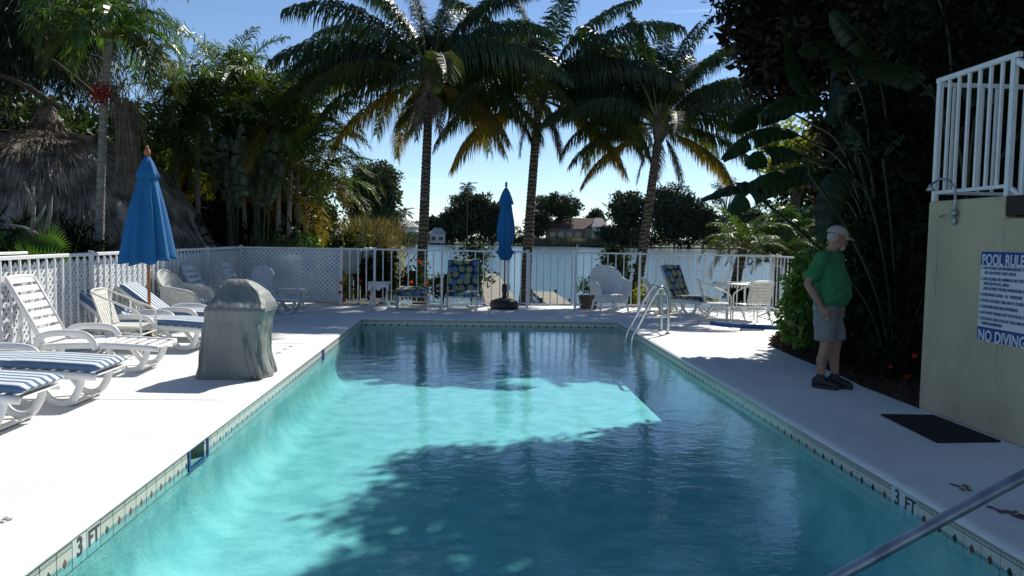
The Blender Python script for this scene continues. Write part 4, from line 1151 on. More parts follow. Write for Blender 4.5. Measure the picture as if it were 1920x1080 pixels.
# areca style palms
AR = {}
for i, (e0, dr, mm) in enumerate(((80, 60, 'areca'), (64, 80, 'areca'), (46, 95, 'areca'), (24, 90, 'frond_mid'), (-5, 80, 'frond_old'))):
    for v in (0, 1): AR[(i, v)] = frond_me('frond', 2.1, e0, dr*(1+.2*v), .55, n=44, hang=.45, m=M[mm], seed=40+i*3+v, w_=.034, vee=.45, fwd=.6)
AD = {}
for i, (e0, dr, mm) in enumerate(((75, 95, 'frond_green'), (55, 125, 'frond_green'), (35, 135, 'frond_green'), (10, 110, 'frond_mid'))):
    for v in (0, 1): AD[(i, v)] = frond_me('frond', 2.0, e0, dr*(1+.1*v), .6, n=58, hang=.6, m=M[mm], seed=70+i*3+v, w_=.040, vee=.4, fwd=.5)


def small_palm(label, pts, spec, FM, r0, r1, m, group, sc=1., seed=0, swell=1.3, name='palm'):
    g = random.Random(seed); root = thing(name, label, 'palm tree', pts[0], 0, group)
    top = palm_trunk(root, [Vector(p)-Vector(pts[0]) for p in pts], r0, r1, m, swell=swell)
    for i, az in spec:
        a = R(az)+g.uniform(-.2, .2)
        place_frond(FM[(i, g.randint(0, 1))], root, (top.x, top.y, top.z+.05), a, g.uniform(-.25, .25), sc*g.uniform(.85, 1.12))
    return root, top


# Christmas palm with red fruit at the left
r_, top = small_palm('slim pale trunked palm with red fruit clusters in front of the thatched roof', [(-6.42, 14, 0), (-6.40, 14, 1.5), (-6.3, 14, 3.6), (-6.2, 14, 4.75)],
    [(0, 20), (0, 130), (0, 250), (1, 0), (1, 50), (1, 110), (1, 170), (1, 230), (1, 300), (2, 20), (2, 90), (2, 150), (2, 205), (2, 270), (2, 330), (3, 0), (3, 60), (3, 180), (3, 240), (3, 310)], AD, .075, .06, M['trunk_pale'], None, .85, 4, name='christmas_palm')
for dx, dz in ((-.13, -.93), (-.05, -.86)):
    n = 260; P = np.array([top.x+dx, top.y-.1, top.z+dz])+RN.normal(size=(n, 3))*np.array([.055, .055, .07])
    b = MB()
    for p in P[:90]: b.ball(p, .022, 6, 4)
    tag(b.build('fruit_cluster', M['berries'], r_, smooth=True), kind='stuff')
b = MB()
for i in range(36):
    a = rnd.uniform(0, 2*PI); r = rnd.uniform(.05, .22); b.tube([(top.x+.1, top.y, top.z-.85), (top.x+.1+r*.6*math.cos(a), top.y+r*.6*math.sin(a), top.z-.9+rnd.uniform(-.05, .25)), (top.x+.1+r*math.cos(a), top.y+r*math.sin(a), top.z-1.15-rnd.uniform(0, .3))], .006, 4)
tag(b.build('flower_stalks', M['husk'], r_), kind='stuff')
b = MB()          # curtain of dead fronds hanging behind the trunk
for i in range(230):
    x = .16+rnd.gauss(.06, .05); y = rnd.gauss(.2, .1); z = top.z-.9-rnd.random()*.5; l_ = rnd.uniform(.5, 1.5); dx = (x-.2)*rnd.uniform(0, 2.2)
    b.add([(top.x+x, top.y+y, z), (top.x+x+.012, top.y+y, z), (top.x+x+dx*.6+.014, top.y+y+.03, z-l_*.55), (top.x+x+dx*.6, top.y+y+.03, z-l_*.55), (top.x+x+dx+rnd.uniform(-.05, .05), top.y+y, z-l_)], [(0, 1, 2, 3), (3, 2, 4)])
tag(b.build('dead_fronds', M['husk'], r_), kind='stuff')

ga = 'areca palms behind the corner lattice'
ar = [(372, 175, 19.0, 'small areca palm directly above the closed umbrella canopy'), (430, 130, 20.0, 'areca palm left of the tall paddle leaves'), (475, 150, 21.0, 'areca palm with one spear of upright fronds'), (520, 165, 19.5, 'areca palm right of the paddle leaves'),
      (555, 215, 20.5, 'areca palm next to the left coconut crown'), (330, 235, 19.2, 'low areca palm beside the thatched roof'), (570, 310, 21.5, 'low areca palm over the corner shrubs'), (545, 250, 19.6, 'short areca palm just behind the corner lattice fence'), (455, 255, 19.6, 'yellowing areca palm low behind the lattice corner')]
for k, (px, py, Y, lab) in enumerate(ar):
    p = D(px, py, Y); zt_ = p.z-.9
    sp = [(0, rnd.uniform(0, 360)) for _ in range(3)]+[(1, a*60+k*20) for a in range(6)]+[(2, a*60+30+k*17) for a in range(6)]+[(3, a*72+k*31) for a in range(5)]+[(4, a*120+k*50) for a in range(2)]
    small_palm(lab, [(p.x, Y, -.1), (p.x+.1*rnd.uniform(-1, 1), Y, zt_*.5), (p.x, Y, zt_)], sp, AR, .07, .05, M['trunk_pale'], ga, 1.12, 100+k, name='areca_palm')
# pygmy date palm and neighbours at the right of the lake
small_palm('small date palm with dark trunk standing behind the right end of the fence', [(6.55, 19.3, -.3), (6.6, 19.3, .6), (6.75, 19.3, 1.35)], [(0, 0), (0, 180), (1, 30), (1, 90), (1, 150), (1, 210), (1, 270), (1, 330), (2, 0), (2, 60), (2, 120), (2, 180), (2, 240), (2, 300), (3, 20), (3, 100), (3, 170), (3, 220), (3, 280), (3, 340), (2, 80), (2, 265), (4, 190), (4, 350)], AR, .13, .11, M['trunk'], None, .62, 9, name='date_palm')
small_palm('pale green palm between the date palm and the standing man', [(8.7, 21.2, -.4), (8.7, 21.2, .8), (8.7, 21.2, 1.7)], [(0, 0), (0, 120), (0, 240)]+[(1, a*50) for a in range(7)]+[(2, a*45+10) for a in range(8)]+[(3, a*60) for a in range(6)], AD, .1, .09, M['trunk'], None, .8, 19, name='feather_palm')
small_palm('low feathery palm right of the date palm against the lake', [(7.9, 20.0, -.4), (7.9, 20.0, .3), (7.95, 20, .9)], [(0, 0), (0, 180)]+[(1, a*50) for a in range(7)]+[(2, a*45+10) for a in range(8)]+[(3, a*60) for a in range(6)], AR, .1, .09, M['trunk'], None, .7, 29, name='feather_palm')


def paddle_leaf(root, base, k1, start, tip, width, m, seed=0, fold=.25, tears=4, name='leaf', roll=None):
    """banana-like leaf: petiole base->start, blade start->tip (world coords, converted by caller), with torn edges"""
    g = random.Random(seed); base, k1, start, tip = map(Vector, (base, k1, start, tip))
    pet = bez([base, k1, start], it=3)
    T0 = (start-k1).normalized(); L = (tip-start).length
    c1 = start+T0*L*.45
    def mid(t): return start*(1-t)**2+c1*2*t*(1-t)+tip*t*t
    N = 26; mids = [mid(i/N) for i in range(N+1)]
    b = MB(); b.cur = 1; b.tube(list(pet)+mids[1:], [.022*(1-.45*i/len(pet)) for i in range(len(pet))]+[.012*(1-.85*i/N) for i in range(1, N+1)], 6)
    b.cur = 0
    tear = {g.randint(3, N-4) for _ in range(tears)}, {g.randint(3, N-4) for _ in range(tears)}
    if roll is None: roll = g.uniform(-.5, .5)
    for si, s_ in enumerate((-1, 1)):
        prev = None; off = 0
        for i in range(N+1):
            t = i/N; T = (mids[min(N, i+1)]-mids[max(0, i-1)]).normalized()
            sd = T.cross(Vector((0, 0, 1)))
            if sd.length < .15: sd = T.cross(Vector((0, 1, 0)))
            sd.normalize(); up = sd.cross(T)
            sd2 = sd*math.cos(roll)+up*math.sin(roll); up2 = up*math.cos(roll)-sd*math.sin(roll)
            wd = width/2*(math.sin(PI*min(1, t*.94+.04))**.55)*(1 if t > .06 else t/.06)
            if i in tear[si]: prev = None; off = g.uniform(-.2, .1) if tears < 2 else g.uniform(-.3, .15)
            off *= .93
            pts_ = []
            for j in range(4):
                f = j/3; a = fold-.55*f*f+off*f
                pts_.append(mids[i]+(sd2*s_*math.cos(a)+up2*math.sin(a)).normalized()*wd*f+T*wd*f*.22+Vector((0, 0, -.16*wd*f*f))+up2*.012*math.sin(i*2.1)*f)
            if prev: b.add(prev+pts_, [(j, j+1, 5+j, 4+j) for j in range(3)])
            prev = pts_
            if i in tear[si] and i < N:   # leave a gap strip
                q = [p+T*.012 for p in pts_]; prev = q
    return b.build(name, [m, M['petiole']], root, smooth=True)


def paddle_plant(name, label, base, leaves, m, seed=0, group=None, stems=None, face=0):
    root = thing(name, label, 'plant', base, 0, group); B0 = Vector(base); g = random.Random(seed)
    for k, (st_, tp, wd) in enumerate(leaves):
        s0, t0 = Vector(st_)-B0, Vector(tp)-B0
        foot = Vector((g.uniform(-.12, .12), g.uniform(-.12, .12), .1+g.uniform(0, .3)))
        k1 = foot.lerp(s0, .62)+Vector((0, 0, .22*(s0-foot).length)) - Vector(((s0.x-foot.x)*.25, (s0.y-foot.y)*.25, 0))
        paddle_leaf(root, foot, k1, s0, t0, wd, m, seed*31+k, tears=(1 if k < face else 4), roll=(g.uniform(.75, 1.25)*(1 if t0.x < s0.x else -1) if k < face else None))
    return root


def rnd_leaves(base, n, h0, h1, reach, bl, wd, seed, az0=0, az1=360):
    g = random.Random(seed); out = []
    for i in range(n):
        a = R(az0+(az1-az0)*(i+g.random())/n); h = g.uniform(h0, h1); r = reach*g.uniform(.3, 1)
        s_ = Vector(base)+Vector((r*.5*math.cos(a), r*.5*math.sin(a), h)); L = bl*g.uniform(.75, 1.1); el = R(g.uniform(-25, 65))
        out.append((s_, s_+Vector((math.cos(a)*math.cos(el), math.sin(a)*math.cos(el), math.sin(el)))*L, wd*g.uniform(.8, 1.1)))
    return out


# giant bird of paradise at the right, leaves reaching over the deck
base = (5.35, 9.9, .0)
lv = []
for (sx, sy, sY), (tx, ty, tY), wd in (
    ((1512, 335, 9.6), (1368, 398, 9.3), .36), ((1500, 290, 9.8), (1400, 312, 9.5), .30), ((1500, 255, 10.0), (1355, 300, 9.8), .28),
    ((1490, 215, 10.2), (1372, 245, 10), .34), ((1560, 205, 9.6), (1430, 215, 9.3), .30), ((1540, 190, 10), (1475, 60, 10), .40),
    ((1580, 110, 9.4), (1500, 100, 9), .28), ((1600, 330, 9.2), (1540, 455, 8.9), .36), ((1560, 335, 9.6), (1470, 320, 9.7), .3),
    ((1640, 120, 9.5), (1560, 20, 9.6), .4), ((1590, 250, 9.4), (1560, 130, 9.7), .3)):
    lv.append((D(sx, sy, sY), D(tx, ty, tY), wd))
lv += rnd_leaves(base, 5, 2.6, 4.2, 1.5, 1.2, .42, 5, -40, 110)
paddle_plant('bird_of_paradise', 'giant bird of paradise with big torn leaves reaching left over the standing man', base, lv, M['leaf'], 2, face=11)
base = (5.6, 8.6, .0); b_ = rnd_leaves(base, 8, 2.6, 4.6, 1.4, 1.3, .42, 9, 0, 360)
paddle_plant('bird_of_paradise', 'tall dark bird of paradise just left of the cream stair wall', base, b_, M['leaf'], 3)
# upright petiole fan behind the man: a young travellers style palm
fan = thing('fan_plant', 'fan of long pale green stalks rising beside the man, left of the wall', 'plant', (4.95, 8.75, 0))
for k in range(6):
    a = -1.0+2.0*k/5; top = Vector((math.sin(a)*1.35-.45, .25*math.cos(k*2), 1.45+math.cos(a)*1.05))
    b = MB(); b.tube(bez([(.0+.03*k-.15, 0, .2), (top.x*.25, top.y*.3, .95), (top.x*.6, top.y*.7, top.z*.75), top]), [.028]*9+[.012]*16 if False else .016, 6); b.build('stalk', M['leaf'], fan, smooth=True)
    tip = top+Vector((math.sin(a)*.9, -.1, .35*math.cos(a*1.6)))
    paddle_leaf(fan, top-Vector((0, 0, .02)), top+Vector((0, 0, .01)), top+Vector((0, 0, .03)), tip, .24, M['leaf'], 77+k)
# pale paddle leaves behind the lattice on the left
for k, (px, Y, hts, lab) in enumerate(((432, 18.4, (2.1, 3.2), 'paddle leaved plant with pale upright leaves left of the corner fence post'), (490, 18.7, (2.1, 3.6), 'paddle leaved plant with tall pale leaves behind the corner fence post'))):
    g0 = D(px, 450, Y); base = (g0.x, Y, 0); L = []
    g = random.Random(k+50)
    for j in range(8):
        x = px+g.uniform(-34, 34); y0_ = g.uniform(340, 400); y1_ = y0_-g.uniform(70, 120)
        L.append((D(x*.6+px*.4, y0_, Y-.2*g.random()), D(x+g.uniform(-18, 18), max(225, y1_), Y-.3), g.uniform(.26, .4)))
    paddle_plant('bird_of_paradise', lab, base, L, M['leaf_pale'], 20+k)
p = D(660, 450, 18.3)
L = []
for x0_, y0_, x1_, y1_, wd in ((375, 445, 400, 430, .25), (395, 448, 372, 400, .26), (470, 450, 480, 415, .22), (500, 445, 530, 400, .26), (520, 450, 560, 415, .24), (545, 450, 540, 405, .22)):
    L.append((D(x0_, y0_+8, 18.1), D(x1_, y1_, 18.0), wd))
paddle_plant('bird_of_paradise', 'low green paddle leaves just over the top of the corner lattice', tuple(D(455, 560, 18.2)*Vector((1, 1, 0)).length*0+Vector((D(455, 500, 18.2).x, 18.2, 0))), L, M['leaf'], 33)

# ------------------------------------------------------------------ broadleaf trees, shrubs
def tree(name, label, cat, base, cs, per, L, W, m, trunk=None, group=None, limbs=5, tr=.14, flat=.75, bark='bark', core=None):
    """cs: list of (center, radii, nclump, clumpr)"""
    root = thing(name, label, cat, base, 0, group); B0 = np.array(base); V = []; tips = []
    for c, rad, n, cr_ in cs:
        C, rr = clumps(np.array(c)-B0, rad, n, cr_); V.append(leaf_quads(fill(C, rr, per, flat), L, W)); tips += [Vector(q) for q in C[::max(1, len(C)//limbs)]]
        if core:      # larger leaves inside keep the crown from reading as dust
            C2, r2 = clumps(np.array(c)-B0, np.array(rad)*.75, max(3, n//2), cr_, shell=0); V.append(leaf_quads(fill(C2, r2, core, .8), L*1.8, W*2))
    link('foliage', fast_mesh('foliage', np.concatenate(V), 4, m), root)
    if trunk:
        top = Vector(trunk)-Vector(base); b = MB()
        b.tube(bez([(0, 0, -.1), top*.45+Vector((.1*tr, 0, 0)), top]), [tr*(1.3-.6*i/16) for i in range(17)] if False else tr, 9); b.build('trunk', M[bark], root, smooth=True)
        b = MB()
        for q in tips[:limbs*len(cs)]:
            mid_ = top.lerp(q, .5)+Vector((0, 0, -.08*(q-top).length)); P_ = bez([top*.92, mid_, q], it=2)
            b.tube(P_, [tr*.55*(1-.85*i/(len(P_)-1)) for i in range(len(P_))], 6)
        b.build('limbs', M[bark], root, smooth=True)
    return root


# hibiscus bush by the man: individually modelled glossy leaves on stems
def flower(root, loc, m, s_=.05, name='flower'):
    b = MB()
    for k in range(5):
        a = 2*PI*k/5; d = Vector((math.cos(a), -.6, math.sin(a))).normalized(); q = Vector((-math.sin(a), 0, math.cos(a)))
        b.add([(0, 0, 0), d*s_*.6+q*s_*.45, d*s_*1.1, d*s_*.6-q*s_*.45], [(0, 1, 2, 3)])
    b.tube([(0, 0, 0), (0, -s_*1.2, -s_*.2)], s_*.08, 5); b.build(name, m, root, loc=loc)


bush = tree('hibiscus_bush', 'bright green leafy bush beside the standing man, lit by the sun', 'bush', (4.72, 10.7, 0),
    [((4.74, 10.7, .78), (.30, .5, .55), 40, .16), ((4.6, 10.6, .38), (.24, .45, .28), 20, .15), ((4.95, 10.75, .45), (.3, .5, .3), 22, .15), ((4.78, 10.7, 1.25), (.2, .3, .18), 10, .12)], 62, .10, .055, M['fol_bush'], (4.76, 10.7, .5), tr=.02, limbs=14, core=25)
flower(bush, (.02, -.55, .42), M['orange'], .045); flower(bush, (.28, -.6, .3), M['red'], .04)

# hibiscus shrubs beyond the fence
def shrub(label, px, Y, ztop, w_, n, seed, flowers=(), m='fol_mid', per=40, L=.10, W=.05):
    c = D(px, 500, Y).x
    r_ = tree('hibiscus_shrub', label, 'shrub', (c, Y, -.15), [((c, Y, ztop*.55), (w_, .35, ztop*.5), n, .17)], per, L, W, M[m], (c, Y, ztop*.3), tr=.02, limbs=10, core=14)
    for k, (fx, fy) in enumerate(flowers):
        p = D(fx, fy, Y-.55)-Vector((c, Y, -.15)); flower(r_, p, M['red'], .045)
    return r_


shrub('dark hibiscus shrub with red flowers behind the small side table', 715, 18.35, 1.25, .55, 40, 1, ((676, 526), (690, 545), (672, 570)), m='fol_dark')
shrub('hibiscus shrub with red flowers around the left palm trunk', 775, 18.3, .95, .38, 20, 2, ((787, 491), (800, 532), (771, 529)), per=26)
shrub('leafy shrub rising above the fence behind the upright chaise', 885, 18.5, 1.45, .42, 26, 3, per=30)
shrub('sparse leggy shrub between the two chaises by the fence', 832, 18.2, .7, .28, 12, 7, per=22)
shrub('dark shrub rising above the fence behind the white resin armchair', 1152, 18.6, 1.35, .45, 30, 4, per=36)
shrub('low variegated shrub at the foot of the rightmost coconut palm', 1215, 18.1, .42, .5, 22, 5, m='fol_yellow', per=30, L=.07, W=.03)
shrub('low dark shrub behind the strap chairs and round table', 1405, 18.3, .55, .6, 24, 6, m='fol_dark')
shrub('orange flowering shrub at the end of the corner lattice', 640, 17.95, .7, .18, 10, 8, ((640, 530), (638, 548), (645, 562)), m='fol_yellow', per=24)

# grey cabinets and posts behind the lattice end
t = thing('utility_cabinet', 'grey utility cabinet on posts behind the end of the lattice fence', 'cabinet', (-2.75, 18.6, 0))
b = MB(); b.box((0, 0, .92), (.42, .3, .56), bev=.01); b.build('box', M['grey_box'], t)
for x in (-.16, 0, .16): b = MB(); b.box((x, 0, .3), (.05, .06, .66)); b.build('post', M['grey_box'], t)
t = thing('utility_cabinet', 'smaller bluish utility cabinet right beside the taller grey one', 'cabinet', (-2.38, 18.7, 0))
b = MB(); b.box((0, 0, 1.0), (.26, .26, .36), bev=.01); b.build('box', M['grey_box'], t)
b = MB(); b.lathe([(.17, .0), (.17, .03), (.1, .07), (.01, .08)], (0, 0, 1.18), 16); b.build('cap', M['dirty_white'], t)
b = MB(); b.box((0, 0, .4), (.07, .07, .84)); b.build('post', M['grey_box'], t)

# left background trees
gt = 'trees behind the thatched hut'
tree('dense_tree', 'dense dark tree rising behind the thatched roof at the far left', 'tree', (-13.5, 23, 0), [((-13.5, 23, 3.3), (3.4, 2, 2.4), 110, .75)], 95, .26, .13, M['fol_mid'], (-13.5, 23, 2), gt, core=20)
tree('dense_tree', 'dense dark tree between the thatched roof peak and the slim palm', 'tree', (-10, 24.5, 0), [((-10, 24.5, 3.0), (2.8, 2, 2.4), 90, .7)], 95, .26, .13, M['fol_mid'], (-10, 24.5, 2), gt, core=20)
tree('dense_tree', 'dark tree filling in behind the areca palms', 'tree', (-7.2, 23.5, 0), [((-7.2, 23.5, 2.4), (2.5, 1.5, 2.3), 100, .65)], 110, .22, .11, M['fol_dark'], (-7.2, 23.5, 2), gt, core=24)
tree('dense_tree', 'rounded green tree at the right end of the areca palms', 'tree', (-5.0, 25, 0), [((-5.6, 25, 2.1), (1.45, 1.3, 1.9), 80, .45), ((-5.0, 25, .8), (1.2, 1, 1.0), 40, .4)], 110, .17, .09, M['fol_mid'], (-5.5, 25, 1.5), gt, core=18)
tree('round_shrub', 'round green shrub over the lattice end, beside the golden grass', 'shrub', (-3.6, 24, 0), [((-3.75, 24, .7), (.95, .8, .95), 50, .35)], 110, .12, .06, M['fol_mid'], None, None, core=14)
tree('round_shrub', 'yellow green shrub low behind the corner lattice fence', 'shrub', (-4.6, 19.5, 0), [((-4.4, 19.5, .9), (.9, .5, .8), 44, .3)], 80, .12, .06, M['fol_bush'], None, None, core=14)
# undergrowth under the areca palms, one mass
C, rr = clumps((-6.4, 20.0, .9), (2.4, 1.0, 1.1), 120, .45, shell=.2); tag(link('undergrowth', fast_mesh('undergrowth', leaf_quads(fill(C, rr, 70), .2, .07), 4, M['fol_dark'])), kind='stuff')
C, rr = clumps((-7.7, 13.6, .7), (2.2, 1.6, 1.05), 110, .4, shell=.2); tag(link('undergrowth', fast_mesh('undergrowth', leaf_quads(fill(C, rr, 60), .34, .05, down=-.6), 4, M['fol_dark'])), kind='stuff')
# golden grass on the bank
n = 6500; g0 = D(700, 440, 27); P = np.stack([g0.x-.2+RN.normal(size=n)*.5, 27+RN.normal(size=n)*1.2, -.4+RN.random(n)*2.2], 1)
V = leaf_quads(P, .5, .035, down=-.9, spread=.8); tag(link('golden_grass', fast_mesh('golden_grass', V, 4, M['reed'])), kind='stuff')
C, rr = clumps((g0.x, 25.5, -.1), (1.6, .8, .55), 40, .35, shell=.1); tag(link('bank_foliage', fast_mesh('bank_foliage', leaf_quads(fill(C, rr, 90), .2, .05, down=-.5), 4, M['fol_mid'])), kind='stuff')

# casuarina hanging in at the top left
root = thing('pine_tree', 'dark feathery pine with long drooping needles at the top left corner', 'tree', (-11.5, 16.5, 0))
V = []; b = MB()
b.tube(bez([(0, 0, 0), (-.1, 0, 3), (.2, 0, 6), (.4, 0, 9)]), .2, 10); b.build('trunk', M['bark'], root, smooth=True)
b = MB(); g = random.Random(4)
for k in range(52):
    a = g.uniform(-1.7, .9); z0 = g.uniform(5.0, 8.2); r = g.uniform(1.6, 4.2)
    end = Vector((r*math.cos(a), r*math.sin(a)*.8, z0+g.uniform(-.7, .5))); P_ = bez([(.1, 0, z0), end*.5+Vector((0, 0, z0*.5+.3)), end], it=2)
    b.tube(P_, [.05*(1-.8*i/(len(P_)-1)) for i in range(len(P_))], 5)
    for p in P_[3:]:
        q = np.array(p)+RN.normal(size=(330, 3))*np.array([.36, .36, .26]); V.append(leaf_quads(q, .42, .019, down=1.2, spread=.55))
b.build('limbs', M['bark'], root, smooth=True)
link('foliage', fast_mesh('foliage', np.concatenate(V), 4, M['needle']), root)
# bare dark branch crossing in front of the hut roof
b = MB(); A, B = D(-30, 130, 15), D(115, 205, 15.5); b.tube(bez([A, D(50, 160, 15.2), B], it=2), .05, 8)
A2 = D(60, 85, 15); b.tube(bez([A2, D(110, 120, 15), D(190, 185, 15.4)], it=2), .03, 6); b.v = [(x+11.5, y-16.5, z) for x, y, z in b.v]; b.build('branch', M['bark'], root, smooth=True)

# ------------------------------------------------------------------ thatched hut
hut = thing('thatched_hut', 'round thatched tiki hut roof with a peaked cap beyond the left fence', 'hut', (-9.3, 18.0, 0))
prof = [(3.5, 1.0), (3.3, 1.38), (2.95, 2.0), (2.6, 2.52), (2.1, 2.98), (1.5, 3.30), (.8, 3.52), (.4, 3.62)]
b = MB(); b.lathe(prof, n=48, sx=1.0, fold=lambda a, t, k: 1+.02*math.sin(a*9+t*5)); b.build('roof', M['thatch'], hut, smooth=True)
b = MB(); b.lathe([(.46, 3.52), (.40, 3.66), (.27, 3.95), (.14, 4.22), (.05, 4.28)], n=20, fold=lambda a, t, k: 1+.06*math.sin(a*7)); b.build('cap', M['thatch'], hut, smooth=True)
n = 42000; a = RN.random(n)*2*PI; t_ = RN.random(n)**.6*3.0+.42
r = np.round(t_/.24)*.24+RN.normal(size=n)*.03; z = np.interp(r, [p[0] for p in prof][::-1], [p[1] for p in prof][::-1])
P = np.stack([r*np.cos(a), r*np.sin(a), z+.05+.03*RN.random(n)], 1)
dn = np.stack([np.cos(a), np.sin(a), -np.interp(r, [0, 1.4, 2.1, 2.6, 3.4], [.3, .4, .8, 1.5, 2.2])], 1)
V = leaf_quads(P, .46, .026, dirs=dn*3, spread=.30)
n2 = 2500; a = RN.random(n2)*2*PI; z = 3.5+RN.random(n2)*.68; r = np.interp(z, [3.46, 3.65, 3.92, 4.15], [.5, .42, .26, .12]); P = np.stack([r*np.cos(a), r*np.sin(a), z], 1)
V = np.concatenate([V, leaf_quads(P, .2, .03, dirs=np.stack([np.cos(a)*.5, np.sin(a)*.5, -np.ones(n2)], 1)*2.5, spread=.4)])
tag(link('thatch_strands', fast_mesh('thatch_strands', V, 4, M['thatch']), hut), kind='stuff')
for k in range(8):
    a_ = 2*PI*k/8+.2; b = MB(); b.tube([(3.1*math.cos(a_), 2.9*math.sin(a_), 0), (3.1*math.cos(a_), 2.9*math.sin(a_), 1.9)], .08, 8); b.build('post', M['bark'], hut)
# frangipani-like bare stems and fan leaves in front of the hut
t = thing('fan_palm', 'low fan palm with bright spiky leaves in front of the thatched roof', 'plant', (-6.5, 12.6, 0))
g = random.Random(6)
for k in range(16):
    a_ = R(g.uniform(0, 360)); el = R(g.uniform(20, 80)); L_ = g.uniform(.9, 1.5); c = Vector((math.cos(a_)*math.cos(el), math.sin(a_)*math.cos(el)*.7, math.sin(el)))*L_*.75+Vector((0, 0, .35))
    b = MB(); b.tube([(0, 0, .2), c*.6+Vector((0, 0, .1)), c], .012, 5)
    ax = c.normalized(); sd = ax.cross(Vector((0, 0, 1))).normalized() if abs(ax.z) < .98 else Vector((1, 0, 0)); 
    for j in range(22):
        f = -1.25+2.5*j/21; d = (ax*math.cos(f)+sd*math.sin(f)); w_ = (sd*math.cos(f)-ax*math.sin(f))*.02; l_ = .5*(1-.2*abs(f))
        b.add([c, c+d*l_*.5+w_, c+d*l_+Vector((0, 0, -.05)), c+d*l_*.5-w_], [(0, 1, 2, 3)])
    b.build('leaf', M['frond_green'], t)
t = thing('bare_shrub', 'bare grey branching shrub in front of the thatched roof at the far left', 'shrub', (-6.95, 12.4, 0))
b = MB()
for x0, y0_, x1, y1_ in ((60, 440, 62, 350), (60, 430, 85, 385), (85, 440, 98, 365), (70, 440, 15, 420), (60, 400, 45, 340)):
    a_, c_ = D(x0, y0_, 12.3), D(x1, y1_, 12.3); b.tube([a_, a_.lerp(c_, .5)+Vector((.02, 0, .03)), c_], [.03, .024, .012], 6)
b.v = [(x+6.95, y-12.4, z) for x, y, z in b.v]; b.build('branches', M['trunk_pale'], t, smooth=True)

# ------------------------------------------------------------------ right: purple leaved shade tree and dense planting
tree('shade_tree', 'large dark purple leaved tree spreading over the top right of the pool', 'tree', (7.6, 12.2, 0), [
    ((6.0, 12.9, 6.2), (2.1, 1.3, 1.9), 190, .5), ((7.4, 11.6, 6.6), (2.6, 1.6, 1.9), 130, .65), ((6.9, 9.0, 6.9), (3.0, 2.0, 1.4), 110, .65),
    ((5.5, 13.6, 4.9), (.95, .7, 1.0), 45, .38), ((7.0, 13.8, 3.0), (.8, .6, 1.7), 50, .4), ((4.8, 14.3, 7.1), (1.7, 1.2, .6), 50, .5), ((4.7, 11.4, 7.6), (1.4, 2.2, .7), 60, .55), ((4.6, 7.8, 7.3), (1.5, 2.2, .8), 60, .55), ((5.2, 4.0, 7.6), (2.6, 2.8, .8), 110, .7), ((5.6, .5, 7.4), (2.6, 2.4, .8), 80, .7)], 130, .17, .08, M['fol_purple'], (7.4, 12.2, 4.4), None, limbs=9, tr=.24, core=50)  # unseen clumps reaching toward the camera are added to block sky light
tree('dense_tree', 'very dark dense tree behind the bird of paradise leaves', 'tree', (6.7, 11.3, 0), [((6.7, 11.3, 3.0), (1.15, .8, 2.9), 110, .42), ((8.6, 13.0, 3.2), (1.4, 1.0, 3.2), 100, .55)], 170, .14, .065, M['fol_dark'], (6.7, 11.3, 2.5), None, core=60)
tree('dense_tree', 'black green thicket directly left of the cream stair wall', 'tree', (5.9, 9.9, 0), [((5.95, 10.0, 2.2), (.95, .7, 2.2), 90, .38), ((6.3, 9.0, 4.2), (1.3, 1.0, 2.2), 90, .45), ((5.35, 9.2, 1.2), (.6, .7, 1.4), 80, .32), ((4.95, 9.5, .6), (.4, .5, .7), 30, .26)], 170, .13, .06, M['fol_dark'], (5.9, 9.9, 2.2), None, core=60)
tree('yellow_tree', 'sunlit yellow green tree glimpsed behind the big leaves at right', 'tree', (9.9, 24, 0), [((10.0, 24, 4.3), (1.2, 1.0, 1.1), 34, .42)], 60, .2, .1, M['fol_yellow'], (10.0, 24, 3), None, core=8)
tree('dense_tree', 'mid green tree beyond the lake fence at the far right', 'tree', (12.6, 25, -.4), [((12.6, 25, 2.6), (3.0, 1.4, 2.8), 110, .65)], 95, .22, .12, M['fol_mid'], (12.6, 25, 2), None, core=24)
tree('leafy_shrub', 'pale leafy shrub low beside the fence corner at right', 'shrub', (7.3, 16.0, 0), [((7.5, 16.0, .8), (.8, .8, .8), 40, .3)], 60, .14, .06, M['fol_mid'], None, None, core=12)
sp = tree('groundcover_plant', 'low dark leafy plant with red blooms at the man\'s feet', 'plant', (4.85, 8.7, 0), [((4.95, 8.9, .22), (.4, .5, .22), 26, .18)], 40, .12, .05, M['fol_dark'], None, None)
for x, y, z, m_, s_ in ((.0, -.38, .34, 'red', .04), (-.22, -.3, .2, 'red', .03), (-.12, -.46, .12, 'red', .03), (.28, -.3, 1.05, 'orange', .035)): flower(sp, (x, y, z), M[m_], s_)
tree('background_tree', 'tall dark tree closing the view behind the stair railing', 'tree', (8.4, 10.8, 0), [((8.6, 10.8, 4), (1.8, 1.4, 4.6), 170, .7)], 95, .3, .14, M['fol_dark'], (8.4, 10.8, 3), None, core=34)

# ------------------------------------------------------------------ docks
def dock(label, x0, x1, y0, y1, z):
    t = thing('wooden_dock', label, 'dock', ((x0+x1)/2, y0, z)); w_ = x1-x0; k = int((y1-y0)/.3)
    for i in range(k):
        b = MB(); b.box((0, (i+.5)*(y1-y0)/k, 0), (w_, (y1-y0)/k-.03, .04)); b.build('plank', M['dock'], t)
    b = MB()
    for s_ in (-1, 1): b.box((s_*(w_/2-.06), (y1-y0)/2, -.09), (.06, y1-y0, .12))
    b.build('joist', M['bark'], t)
    for s_ in (-1, 1):
        for y in (.2, (y1-y0)/2, y1-y0-.2): b = MB(); b.tube([(s_*(w_/2+.07), y, -.8), (s_*(w_/2+.07), y, .12)], .06, 8); b.build('pile', M['bark'], t)


